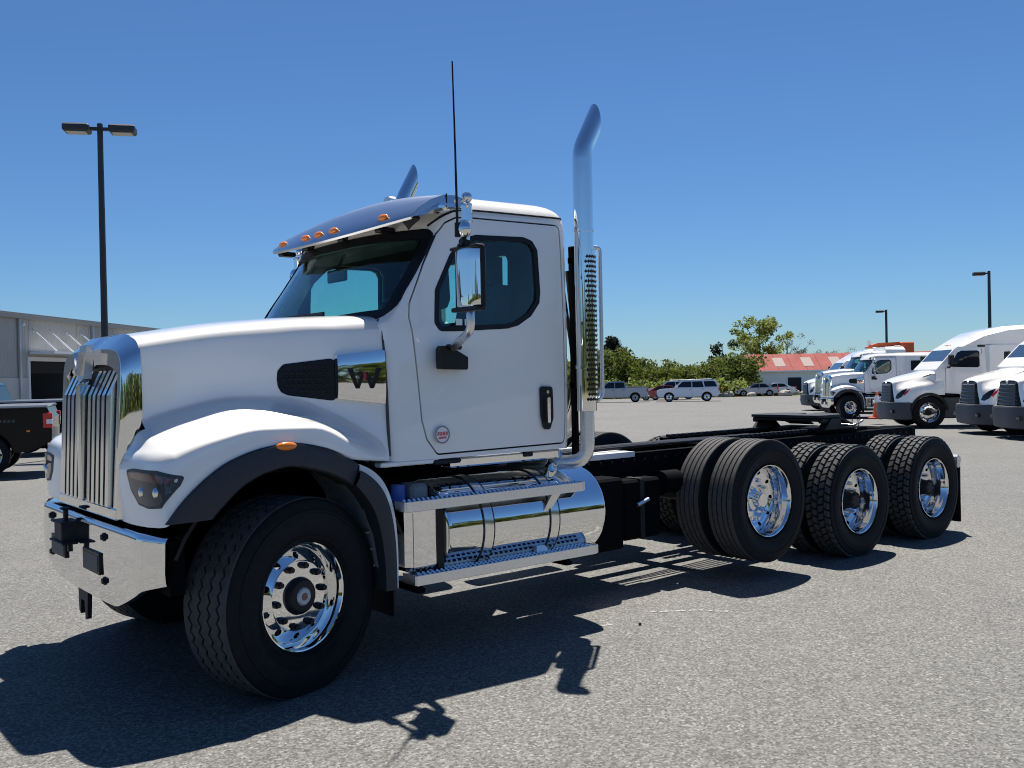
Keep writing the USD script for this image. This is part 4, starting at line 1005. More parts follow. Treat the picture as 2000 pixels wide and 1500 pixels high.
# fifth wheel: plate with a throat, ramps, side rails, pivot brackets
pl = Polygon([(6.14, -.40), (6.22, -.44), (6.52, -.44), (6.70, -.30), (6.68, -.06), (6.46, -.045), (6.46, .045), (6.68, .06), (6.70, .30), (6.52, .44), (6.22, .44), (6.14, .40)])
fw = obj('fifth_wheel', cat(prism(list(pl.buffer(-.03).buffer(.03).exterior.coords)[:-1], 'z', 1.222, 1.25)), 'cast_iron', T)
obj('plate_rib', cat(*[box(6.20, 6.56, s * .38, s * .43, 1.165, 1.22, .01) for s in (-1, 1)], box(6.18, 6.24, -.40, .40, 1.185, 1.22, .01), box(6.40, 6.44, -.38, .38, 1.17, 1.22)), 'cast_iron', fw)
for s in (-1, 1):
    obj('ramp', tm(hull([(x, s * y, z) for x, z in ((6.60, 1.22), (6.60, 1.19), (6.86, 1.13), (6.86, 1.115)) for y in (.10, .40)])), 'cast_iron', fw)
    obj('pivot_bracket', tm(hull([(x, s * y, z) for x, z in ((6.22, 1.10), (6.62, 1.10), (6.34, 1.21), (6.48, 1.21)) for y in (.36, .45)])), 'cast_iron', fw)
obj('base_plate', cat(box(6.1, 6.95, -.45, .45, 1.087, 1.099)), 'frame_black', fw)
obj('release_handle', tube(fillet([(6.5, -.40, 1.15), (6.56, -.58, 1.14), (6.62, -.62, 1.17), (6.6, -.66, 1.20), (6.54, -.64, 1.17), (6.54, -.58, 1.13)], .04, 4), .008, 8), 'brushed_alloy', fw, smooth=True)
obj('cord_coil', tube([(6.72 + .04 * math.cos(a) + .004 * a, -.50 + .03 * math.sin(a * .5), 1.16 + .075 * math.sin(a)) for a in np.linspace(0, 9, 40)], .005, 6), 'dark_trim', T, smooth=True)

# ---- wheels; local frame: axle along y, outboard side towards -y, the tyre centred on y = 0
def tyre_profile(R, W, rb=.288):
    h = W / 2
    return [(rb, -h * .70), (rb + .02, -h * .80), (rb + .034, -h * .865), (rb + .036, -h * .895), (rb + .044, -h * .895), (rb + .046, -h * .885), (rb + .075, -h * .955), (rb + .12, -h), (R - .105, -h * .99), (R - .082, -h * .975), (R - .080, -h * 1.0), (R - .070, -h * .995), (R - .068, -h * .965), (R - .055, -h * .95), (R - .022, -h * .90), (R - .006, -h * .84)]
def rib_tyre(R, W, grooves, n=120, zig=0.0, pitch=60, gw=.012, gd=.014):
    """The tread is a row of ribs, each a closed band; zig makes their edges zigzag."""
    p = tyre_profile(R, W); h = W / 2
    body = p + [(R - gd, -h * .80)] + [(R - gd, h * .80)] + [(r, -y) for r, y in p[::-1]]
    b = lathe(body, n, 'y')
    edges = [-h * .84] + [g * h for g in grooves] + [h * .84]
    N = pitch * 4 if zig else n
    t = np.arange(N) * 2 * math.pi / N; wv = zig * (np.abs((np.arange(N) % 4) - 2) - 1.0) if zig else np.zeros(N)
    ribs = []
    for k in range(len(edges) - 1):
        a = edges[k] + (gw / 2 if k else 0); c = edges[k + 1] - (gw / 2 if k < len(edges) - 2 else 0)
        wa = wv if k else 0 * wv; wc = wv if k < len(edges) - 2 else 0 * wv
        ra = R - (.006 if k == 0 else 0); rc = R - (.006 if k == len(edges) - 2 else 0)
        def ring(r, y): return np.stack([r * np.sin(t), y + 0 * t, r * np.cos(t)], 1)
        ribs.append(grid(np.stack([ring(R - gd - .004, a + wa), ring(ra, a + wa), ring(R, a + wa * .6 + (c - a) * .12), ring(R, c + wc * .6 - (c - a) * .12), ring(rc, c + wc), ring(R - gd - .004, c + wc)], 1), close_u=True))
    return b, cat(*ribs)
def lug_tyre(R, W, rows=4, pitch=46, n=96):
    p = tyre_profile(R, W); h = W / 2; gd = .018
    body = p[:-1] + [(R - gd, -h * .84), (R - gd, h * .84)] + [(r, -y) for r, y in p[:-1][::-1]]
    b = lathe(body, n, 'y'); blocks = []
    edges = np.linspace(-h * .88, h * .88, rows + 1)
    for k in range(rows):
        y0, y1 = edges[k] + .005, edges[k + 1] - .005
        for q in range(pitch):
            a0 = (q + .5 * (k % 2)) * 2 * math.pi / pitch; da = 2 * math.pi / pitch
            sl = .12 if k % 2 else -.12
            V = []
            for r, e in ((R - gd - .004, 0), (R, .006)):
                for a, y in ((a0 + da * (.04 + sl) , y0 + e), (a0 + da * (.78 + sl), y0 + e), (a0 + da * (.78 - sl), y1 - e), (a0 + da * (.04 - sl), y1 - e)):
                    a = a + (e * 1.0 if False else 0)
                    V.append((r * math.sin(a), y, r * math.cos(a)))
            blocks.append(trimesh.Trimesh(V, [[4, 5, 6], [4, 6, 7], [0, 1, 5], [0, 5, 4], [1, 2, 6], [1, 6, 5], [2, 3, 7], [2, 7, 6], [3, 0, 4], [3, 4, 7]], process=False))
    bl = cat(*blocks); bl.fix_normals(); return b, bl
def holes(m, rad, r, n=10, ph=0.0, y0=-.5, y1=.5):
    c = m3.Manifold.batch_boolean([man(cyl((rad * math.cos(ph + k * 2 * math.pi / n), y0, rad * math.sin(ph + k * 2 * math.pi / n)), (rad * math.cos(ph + k * 2 * math.pi / n), y1, rad * math.sin(ph + k * 2 * math.pi / n)), r, 16)) for k in range(n)], m3.OpType.Add)
    return m - c
def ring_solid(prof, t, n=96):
    """A turned sheet of thickness t along the axis, closed."""
    return man(lathe([(r, y) for r, y in prof] + [(r, y + t) for r, y in prof[::-1]], n, 'y', closed=True))
def steer_rim(fy):
    disc = [(.088, fy + .040), (.125, fy + .040), (.190, fy + .042), (.197, fy + .050), (.246, fy + .078), (.256, fy + .086), (.266, fy + .088)]
    d = holes(ring_solid(disc, .012), .223, .0185, 10, .3)
    barrel = lathe([(.282, fy + .015), (.294, fy + .004), (.299, fy), (.296, fy - .005), (.289, fy - .003), (.281, fy + .012), (.272, fy + .03), (.268, fy + .055), (.262, fy + .09), (.262, fy + .30)], 96, 'y')
    return cat(tm(d), barrel)
def dual_rim(fy):
    disc = [(.105, fy + .175), (.185, fy + .175), (.205, fy + .165), (.235, fy + .150), (.262, fy + .150)]
    d = holes(ring_solid(disc, .012), .225, .0165, 10, .2)
    barrel = lathe([(.282, fy + .015), (.294, fy + .004), (.299, fy), (.296, fy - .005), (.289, fy - .003), (.281, fy + .010), (.274, fy + .025), (.270, fy + .05), (.256, fy + .075), (.252, fy + .12), (.250, fy + .25)], 96, 'y')
    return cat(tm(d), barrel)
def hexnut(x, z, y0, y1, r):
    return cat(cyl((x, y1, z), (x, y0 + (y1 - y0) * .35, z), r, 6), cyl((x, y0 + (y1 - y0) * .35, z), (x, y0, z), r * .72, 10))
def nuts(y0, y1, r=.021, n=10, ph=.1, rad=.1675):
    return [hexnut(rad * math.cos(ph + k * 2 * math.pi / n), rad * math.sin(ph + k * 2 * math.pi / n), y0, y1, r) for k in range(n)]
def place(m, M, s):
    """Mirrors a wheel for the far side, sets it at its place and presses the tread flat where it meets the ground."""
    m = tm(m); m = m if s < 0 else mir(m)
    m = m.copy(); m.apply_transform(M); v = m.vertices.copy(); lo = v[:, 2] < .002; v[lo, 2] = .002; m.vertices = v; return m
def wheel(kind, x, y, z, s, steer=0.0, inner=False, spin=0.0):
    M = np.eye(4)
    if spin: M = trimesh.transformations.rotation_matrix(spin, [0, 1, 0]) @ M
    M = trimesh.transformations.rotation_matrix(steer, [0, 0, 1]) @ M if steer else M
    M = trimesh.transformations.translation_matrix([x, s * y, z]) @ M
    body, tread, fy, rim = TYRES[kind]
    if inner:
        w = obj('wheel', place(body, M, s), 'rubber', T, smooth=40, label='inner wheel of the pair')
        obj('tread', place(tread, M, s), 'tread_rubber', w, smooth=30, kind=None); return
    w = obj('wheel', place(rim, M, s), 'chrome' if kind == 'steer' else 'polished_alloy', T, smooth=32)
    ty = obj('tyre', place(body, M, s), 'rubber', w, smooth=40)
    obj('tread', place(tread, M, s), 'tread_rubber', w, smooth=30)
    if kind == 'steer':
        obj('hub', place(cat(lathe([(0, fy + .002), (.080, fy + .002), (.092, fy + .008), (.100, fy + .022), (.108, fy + .055)], 48, 'y')), M, s), 'dark_trim', w, smooth=35)
        obj('hub_cap', place(cat(lathe([(0, fy - .006), (.042, fy - .006), (.049, fy - .001), (.051, fy + .004)], 40, 'y')), M, s), 'galvanised', w, smooth=35)
        obj('hub_emblem', place(cat(lathe([(0, fy - .008), (.020, fy - .008), (.022, fy - .0055)], 24, 'y')), M, s), 'lamp_red', w)
        for k in nuts(fy + .008, fy + .045, .020): obj('lug_nut', place(k, M, s), 'dark_trim', w)
    else:
        if kind == 'pusher':
            obj('hub', place(cat(lathe([(0, fy + .06), (.055, fy + .06), (.062, fy + .066), (.068, fy + .12), (.098, fy + .135), (.105, fy + .18)], 48, 'y')), M, s), 'polished_alloy', w, smooth=35)
        else:
            obj('hub', place(cat(lathe([(0, fy + .035), (.070, fy + .035), (.078, fy + .042), (.080, fy + .055), (.066, fy + .062), (.078, fy + .13), (.104, fy + .18)], 48, 'y'), *nuts(fy + .024, fy + .036, .008, 8, 0, .060)), M, s), 'cast_iron', w, smooth=35)
        for k in nuts(fy + .125, fy + .175, .020): obj('lug_nut', place(k, M, s), 'polished_alloy' if kind == 'pusher' else 'brushed_alloy', w)
        vs = tube([(.20, fy + .15, .02), (.235, fy + .10, .02)], .006, 6); obj('valve', place(vs, M, s), 'brushed_alloy', w)
TYRES = {}
b_, t_ = rib_tyre(.545, .405, (-.56, -.19, .19, .56), zig=.011, pitch=50, gw=.016); TYRES['steer'] = (b_, t_, -.150, steer_rim(-.150))
b_, t_ = rib_tyre(.508, .280, (-.52, -.18, .18, .52), gw=.013, gd=.016); TYRES['pusher'] = (b_, t_, -.118, dual_rim(-.118))
b_, t_ = lug_tyre(.518, .280); TYRES['drive'] = (b_, t_, -.118, dual_rim(-.118))
AX = [4.208, 5.578, 6.948]
STEER = .274
for s in (-1, 1):
    wheel('steer', (-.04 if s < 0 else .04), 1.046, .525, s, STEER)
    wheel('pusher', AX[0], 1.092, .641, s, spin=.2); wheel('pusher', AX[0], .755, .641, s, inner=True)
    for k, x in enumerate(AX[1:]):
        wheel('drive', x, 1.092, .505, s, spin=.3 + k); wheel('drive', x, .755, .505, s, inner=True, spin=.6)
# axles and suspension
obj('front_axle', cat(box(-.06, .06, -.85, .85, .40, .50, .02), *[box(-.55, .62, s * .40, s * .48, .56, .60) for s in (-1, 1)]), 'cast_iron', T)
for x, z in zip(AX, (.641, .505, .505)):
    obj('axle', cat(cyl((x, -.95, z), (x, .95, z), .075, 20), moved(trimesh.creation.icosphere(2, .21), (x, 0, z)) if z < .6 else None, *[box(x - .12, x + .12, s * .42, s * .56, z + .07, z + .14, .02) for s in (-1, 1)]), 'cast_iron', T, smooth=35)
    for s in (-1, 1): obj('suspension_arm', tm(hull([(x + dx, s * y, z + dz) for dx, dz in ((-.55, .22), (-.45, .05), (.35, .10), (.35, .02)) for y in (.46, .54)])), 'frame_black', T)
    obj('air_spring', cat(*[moved(lathe([(0, 0), (.11, 0), (.135, .05), (.12, .10), (.135, .15), (.11, .2), (0, .2)], 24, 'z'), (x + .30, s * .50, z + .12)) for s in (-1, 1)]), 'rubber', T, smooth=40)
    obj('brake_chamber', cat(*[cyl((x - .16, s * .55, z + .05), (x - .36, s * .55, z + .10), .085, 20) for s in (-1, 1)]), 'cast_iron', T, smooth=35)
# rear mud flaps with their hangers
for s in (-1, 1):
    mf = obj('mud_flap', box(7.50, 7.515, s * .74, s * 1.21, .10, .72, .004), 'dark_trim', T)
    obj('flap_hanger', cat(box(7.49, 7.54, s * .44, s * 1.21, .72, .77, .006), box(7.475, 7.52, s * 1.0, s * 1.215, .66, .80, .02)), 'brushed_alloy', mf)
obj('rear_crossbar', box(7.96, 8.04, -.45, .45, .74, 1.04, .01), 'frame_black', T)

# ================================================================== vehicles standing behind
def simple_wheel(parent, x, y, z, R, W, s, rimmat='polished_alloy', rr=.62, name='wheel', holes_=8):
    """A wheel with tyre, dished rim and hub; outboard towards s."""
    h = W / 2; q = R * rr
    ty = lathe([(q, h * .9), (R * .86, h), (R - .02, h * .92), (R, h * .75), (R, -h * .75), (R - .02, -h * .92), (R * .8, -h)], 40, 'y')
    rim = cat(lathe([(0, h * .50), (q * .55, h * .55), (q * .80, h * .35), (q * .92, h * .55), (q * 1.0, h * .92), (q * 1.03, h * .96)], 40, 'y'))
    hub = cat(lathe([(0, h * .85), (q * .28, h * .82), (q * .34, h * .55)], 20, 'y'), *[cyl((q * .68 * math.cos(a), h * .38, q * .68 * math.sin(a)), (q * .68 * math.cos(a), h * .53, q * .68 * math.sin(a)), q * .075, 8) for a in np.arange(holes_) * 2 * math.pi / holes_])
    f = lambda m: moved(m if s > 0 else mir(m), (x, y, z))
    w = obj(name, f(rim), rimmat, parent, smooth=35)
    obj('tyre', f(ty), 'rubber', w, smooth=35); obj('hub', f(hub), 'dark_trim', w, smooth=35)
    return w

# ---- aerodynamic sleeper truck (local: front axle at 0, +x to the tail, near side at -y)
def aero_truck(label, loc, rz, group):
    t = thing('sleeper_truck', label, 'truck', loc, rz, group)
    # hood and fenders: one net, nose at x = -1.12, cowl at x = .72
    hx = [-.93, -.88, -.76, -.52, -.15, .22, .52]
    cols = [
     [(0, 1.56), (0, 1.62), (0, 1.69), (0, 1.78), (0, 1.89), (0, 1.99), (0, 2.07)],
     [(.35, 1.54), (.37, 1.60), (.40, 1.67), (.45, 1.765), (.52, 1.87), (.60, 1.97), (.68, 2.04)],
     [(.50, 1.48), (.54, 1.53), (.60, 1.59), (.68, 1.68), (.78, 1.80), (.86, 1.91), (.92, 1.99)],
     [(.54, 1.36), (.59, 1.41), (.67, 1.47), (.78, 1.56), (.88, 1.69), (.94, 1.81), (.99, 1.91)],
     [(.56, 1.22), (.63, 1.30), (.76, 1.36), (.90, 1.44), (.98, 1.53), (1.0, 1.6), (1.02, 1.66)],
     [(.60, 1.10), (.70, 1.18), (.90, 1.26), (1.04, 1.33), (1.10, 1.40), (1.08, 1.40), (1.05, 1.40)],
     [(.66, .96), (.80, 1.00), (1.02, 1.05), (1.13, 1.12), (1.17, 1.19), (1.12, 1.20), (1.07, 1.20)],
     [(.70, .82), (.86, .82), (1.06, .82), (1.15, .82), (1.17, 1.02), (1.13, 1.06), (1.075, 1.06)]]
    C_ = np.array([[(x, -c[i][0], c[i][1]) for c in cols] for i, x in enumerate(hx)])
    C_[..., 2] = np.where(C_[..., 2] > 1.3, 1.3 + (C_[..., 2] - 1.3) * .78, C_[..., 2])
    n, m = C_.shape[:2]
    A_ = PchipInterpolator(np.arange(n), C_, axis=0)(np.linspace(0, n - 1, 31)); A_ = PchipInterpolator(np.arange(m), A_, axis=1)(np.linspace(0, m - 1, 36))
    hg = grid(A_); hd = cat(hg, mir(hg)); hd.merge_vertices(digits_vertex=5); hd.fix_normals()
    h = obj('hood', hd, 'white_paint', t, smooth=45)
    nearh = hg
    for s in (-1, 1):
        f = (lambda q: q) if s < 0 else mir
        d = np.array([.55, .83, 0]); d /= np.linalg.norm(d); e = np.array([.83, -.55, 0])
        o = np.array([-.74, -.93, 1.10])
        obj('headlight', f(drape(nearh, [(-.26, -.13), (-.20, .0), (-.02, .13), (.14, .185), (.08, .06), (-.02, -.08), (-.16, -.15)], o, e, ez, d, .008, .012, .05)), 'car_glass', t)
        obj('turn_signal', f(drape(nearh, [(.03, -.02), (.10, .08), (.22, .19), (.17, .06), (.08, -.03)], o, e, ez, d, .010, .012, .05)), 'red_lens', t)
        obj('hood_vent', f(drape(nearh, [(-.10, 1.635), (.33, 1.755), (.38, 1.80), (.26, 1.79), (-.05, 1.67)], oy, ex, ez, dy, .006, .010, .06)), 'dark_trim', t)
    # grille with chrome-edged slats
    g = obj('grille', cat(tm(hull([(x, s * y, z) for s in (-1, 1) for x, y, z in ((-.955, .43, 1.42), (-.91, .39, 1.49), (-.85, .42, 1.50), (-.99, .47, .86), (-.88, .56, .84), (-.82, .52, 1.41))]))), 'dark_trim', t)
    for k in range(6):
        z = .90 + .098 * k; xf = -.990 + .035 * (z - .86) / .60; y = .485 - .065 * (z - .86) / .6
        obj('grille_slat', tm(hull([(xf + a_, s * yy, z + b_ - .015 * (yy < .2)) for s in (-1, 1) for a_, b_, yy in ((-.018, 0, y), (.07, .0, y + .03), (.0, .018, y), (.07, .016, y + .03), (-.03, .002, .1), (-.02, .018, .1))])), 'slat_grey', g)
    obj('nose_emblem', cat(cyl((-.945, 0, 1.455), (-.972, 0, 1.445), .05, 20)), 'brushed_alloy', g)
    # bumper wraps round to the wheel
    by = np.linspace(-1, 1, 33)
    rr = []
    for q in by:
        y = q * 1.15; x = -1.12 + .42 * abs(q) ** 3.2
        rr.append([(x + .10, y * .98, .845), (x + .01, y, .84), (x - .02, y, .78), (x - .01, y, .45), (x + .02, y * .99, .30), (x + .12, y * .97, .27)])
    bm_ = grid(np.array(rr))
    b = obj('bumper', cat(bm_, *[tm(hull([(x, s * y, z) for x in (-.72, -.56) for y in (1.02, 1.15) for z in (.30, .84)])) for s in (-1, 1)]), 'bumper_grey', t, smooth=40)
    for s in (-1, 1): obj('fog_light', box(-1.06, -.98, s * .66, s * .84, .5, .6, .01), 'car_glass', b)
    for s in (-1, 1):
        arch_ = [(.60 * math.cos(a), .52 + .62 * math.sin(a)) for a in np.linspace(.1, 3.04, 20)] + [(.52 * math.cos(a), .52 + .53 * math.sin(a)) for a in np.linspace(3.04, .1, 20)]
        obj('wheel_arch', prism(arch_, 'y', s * .75, s * 1.178), 'dark_trim', t)
        obj('arch_well', prism([(.53 * math.cos(a), .52 + .54 * math.sin(a)) for a in np.linspace(-.3, 3.44, 20)], 'y', s * .5, s * .72), 'dark_inside', t)
        simple_wheel(t, 0, s * 1.0, .51, .51, .30, s, 'polished_alloy', .6)
    # cab and sleeper: side profile extruded between tapered sides
    prof = [(.66, 1.15), (.70, 1.98), (.80, 2.06), (1.30, 2.86), (1.42, 2.97), (1.75, 3.32), (2.15, 3.62), (2.8, 3.82), (4.2, 3.92), (4.26, 1.0), (2.4, 1.0)]
    W = lambda z, x: (1.02 + .12 * min(1, max(0, (x - 1.9) / .8))) - .10 * max(0, min(1, (z - 2.0) / 1.2)) * (1 if x < 2.3 else .35)
    V = []; n = len(prof)
    for s in (-1, 1):
        for x, z in prof: V.append((x, s * W(z, x), z))
    V += [(x + (.0), s * (W(z, x) - .10), z + (.05 if z > 2.9 else 0)) for s in (-1, 1) for x, z in prof]
    cabin = hull([v for v in V[:2 * n] if v[2] < 3.0 and v[0] < 2.6] + [(2.3, s * 1.03, z) for s in (-1, 1) for z in (1.0, 2.9)] + [(1.40, s * .80, 2.99) for s in (-1, 1)])
    front = [(1.36, .86, 2.93), (1.44, .80, 3.02), (1.80, .80, 3.32), (2.2, .84, 3.60), (2.8, .90, 3.80), (4.1, .98, 3.90), (4.2, 1.02, 3.84)]
    fair = hull([(x, s * y, z) for s in (-1, 1) for x, y, z in front] + [(x, s * y, z) for s in (-1, 1) for x, y, z in ((1.5, .95, 2.9), (2.2, 1.04, 3.40), (2.9, 1.10, 3.62), (4.2, 1.10, 3.74), (4.2, 1.10, 2.8), (1.7, .95, 2.8))])
    sleeper = hull([(x, s * 1.12, z) for s in (-1, 1) for x, z in ((2.32, 1.0), (4.2, 1.0), (4.2, 3.0), (2.32, 3.0))] + [(2.22, s * 1.04, z) for s in (-1, 1) for z in (1.0, 3.0)])
    def tri_smooth(mm):
        return tm(mm)
    def objs(nm, m, mt, par, **kw):
        m = moved(m, (-.42, 0, 0)); v = m.vertices.copy(); v[:, 2] = np.where(v[:, 2] > 1.6, 1.6 + (v[:, 2] - 1.6) * .73, v[:, 2]); m.vertices = v
        return obj(nm, m, mt, par, **kw)
    c = objs('cab', tri_smooth(cabin), 'white_paint', t, smooth=32)
    objs('roof_fairing', tri_smooth(fair), 'white_paint', t, smooth=40)
    sp = objs('sleeper', tri_smooth(sleeper), 'white_paint', t, smooth=20)
    wq = [(.815, 2.06), (1.285, 2.80)]
    ws = np.array([[(.80 + .50 * a - .030, b * (.95 - .10 * a), 2.07 + .77 * a) for b in np.linspace(-1, 1, 21)] for a in np.linspace(0, 1, 6)])
    wt = cat(grid(ws), grid(ws[:, ::-1] + [.03, 0, -.01]))
    objs('windshield', wt, 'car_glass_blue', c, smooth=40)
    for s in (-1, 1):
        wn = rounded([(1.13, 2.12), (1.16, 2.08), (1.98, 2.04), (2.04, 2.10), (2.04, 2.72), (1.98, 2.78), (1.50, 2.78), (1.38, 2.70)], .04)
        P3 = drape(tm(cabin), wn, oy, ex, ez, dy, .006, .012, .08); P3 = P3 if s < 0 else mir(P3)
        objs('side_window', P3, 'car_glass', c)
        objs('door_seam', cat(*[box(a, b_, s * 1.0, s * 1.034, z0, z1) for a, b_, z0, z1 in ((.985, .997, 1.05, 2.05), (2.10, 2.112, 1.05, 2.85))]), 'dark_trim', c)
        objs('mirror', cat(box(1.02, 1.16, s * 1.13, s * 1.33, 2.16, 2.62, .04), box(1.04, 1.10, s * 1.0, s * 1.15, 2.02, 2.10, .01), cyl((1.08, s * 1.14, 2.06), (1.10, s * 1.2, 2.2), .025, 8)), 'dark_trim', t)
        objs('hood_mirror', cat(tube([(-.25, s * .72, 1.76), (-.30, s * .95, 1.98)], .012, 6), box(-.34, -.24, s * .88, s * 1.04, 1.93, 2.14, .03)) if False else box(2.0, 2.45, s * .98, s * 1.03, 2.93, 3.02, .02), 'car_glass', sp)
        objs('side_skirt', box(.85, 4.2, s * .90, s * 1.12, .32, .98, .03), 'bumper_grey', t)
    for k in (-.55, -.2, 0, .2, .55): objs('roof_marker', box(1.43 + .10 * abs(k), 1.50 + .10 * abs(k), k - .05, k + .05, 3.02, 3.065, .01), 'amber_lens', sp)
    for x in (5.2, 6.5):
        for s in (-1, 1): simple_wheel(t, x, s * .98, .51, .51, .55, s, 'polished_alloy', .6)
    obj('frame', box(.6, 7.0, -.43, .43, .7, 1.0), 'frame_black', t)
    return t
plain('slat_grey', (.16, .165, .18), .35, metal=.5)
plain('car_glass_blue', (.03, .045, .06), .04, coat=.8)
ROW = 'white trucks parked nose out along the right of the lot'
RZ = -43.0
D = aero_truck('white high-roof sleeper truck with its whole side window in view, nearest to the orange cone', polar(1789, 31.5), RZ, ROW)
E_ = copy_of(D, 'sleeper_truck', 'white sleeper truck second from the right edge, its roof cut off by the frame', 'truck', polar(1959, 27.0), RZ, ROW)
F_ = copy_of(D, 'sleeper_truck', 'white sleeper truck at the extreme right of which only the nose shows', 'truck', polar(2043, 24.4), RZ, ROW)
A_t = copy_of(D, 'sleeper_truck', 'white truck farthest left in the row, mostly hidden, with a black louvred nose', 'truck', polar(1608, 51), RZ, ROW)
OFF = ('exhaust_stack', 'exhaust_stack_001', 'sun_visor', 'antenna', 'fifth_wheel', 'cord_coil', 'door/door_sticker', 'paper_sheet', 'window_sticker')
def add_sleeper(p, roof=2.96, xe=3.75):
    sl = hull([(x, s * y, z) for s in (-1, 1) for x, y, z in ((2.13, 1.06, 1.15), (xe, 1.08, 1.15), (xe, 1.08, roof - .15), (2.13, 1.0, roof - .12), (2.13, .85, roof), (xe - .05, .9, roof))])
    q = obj('sleeper', tm(sl), 'white_paint', p, smooth=25)
    for s in (-1, 1): obj('window', box(xe - 1.0, xe - .45, s * 1.05, s * 1.085, 2.15, 2.60, .03), 'car_glass', q)
    obj('gap_seal', box(2.10, 2.14, -.98, .98, 1.2, 2.8), 'dark_trim', q)
C_t = copy_of(TRUCK, 'conventional_truck', 'white chrome-nosed truck with a side badge panel, parked behind the orange cone', 'truck', polar(1646, 40), RZ, ROW, OFF)
add_sleeper(C_t)
UsdGeom.Xformable(stage.GetPrimAtPath(C_t)).AddScaleOp().Set(Gf.Vec3f(.9, .9, .9))
B_t = copy_of(TRUCK, 'conventional_truck', 'white truck with a tall chrome grille, second from the far left of the row', 'truck', polar(1630, 46), RZ, ROW, OFF)
add_sleeper(B_t, 3.12, 3.0)

# ---- traffic cone
cx_, cy_ = 28.75, 11.9
cn = thing('traffic_cone', 'orange traffic cone with a pale collar standing before the white trucks', 'traffic cone', (cx_, cy_, 0))
obj('cone', lathe([(.17, .03), (.16, .06), (.035, .92), (.02, .93), (0, .93)], 24, 'z'), 'cone_orange', cn, smooth=35)
obj('base', box(-.23, .23, -.23, .23, 0, .04, .01), 'cone_orange', cn)
obj('collar', lathe([(.118, .34), (.082, .60)], 24, 'z'), 'sticker_white', cn) if False else obj('collar', lathe([(.098, .55), (.062, .80), (.055, .80)], 24, 'z'), 'sticker_white', cn, smooth=35)

# ---- orange loader crane on a truck bed behind the row
kx, ky = 47.0, 22.0; kz = float(ground_z(kx, ky))
kr = thing('crane_truck', 'orange loader crane showing over the roofs of the white trucks', 'crane', (kx, ky, kz), RZ)
obj('cab', cat(tm(hull([(x, s * y, z) for s in (-1, 1) for x, y, z in ((-1.3, 1.0, .6), (.8, 1.1, .6), (.8, 1.0, 2.6), (-.5, .9, 2.6), (-1.1, 1.0, 1.7))]))), 'car_white', kr)
obj('bed', box(1.0, 7.5, -1.2, 1.2, .95, 1.25, .03), 'bumper_grey', kr)
obj('pedestal', cat(box(1.15, 1.55, -.3, .3, 1.25, 3.35, .05)), 'crane_orange', kr)
obj('crane_box', cat(box(.9, 1.55, -.55, .25, 2.85, 3.62, .05)), 'crane_orange', kr)
obj('boom', cat(tm(hull([(x, s * .18, z) for s in (-1, 1) for x, z in ((-.9, 3.32), (-.9, 3.40), (-.3, 3.60), (.9, 3.64), (.9, 3.36), (-.3, 3.30))]))), 'crane_orange', kr)
obj('hydraulic_ram', tube([(-.6, -.25, 3.3), (.9, -.25, 3.4)], .05, 10), 'galvanised', kr)
obj('beacon', cat(cyl((-.7, 0, 3.48), (-.7, 0, 3.75), .10, 16)), 'sticker_white', kr)
for x in (-.2, 4.6, 5.9):
    for s in (-1, 1): simple_wheel(kr, x, s * 1.0, .5, .5, .4, s, 'galvanised', .6)

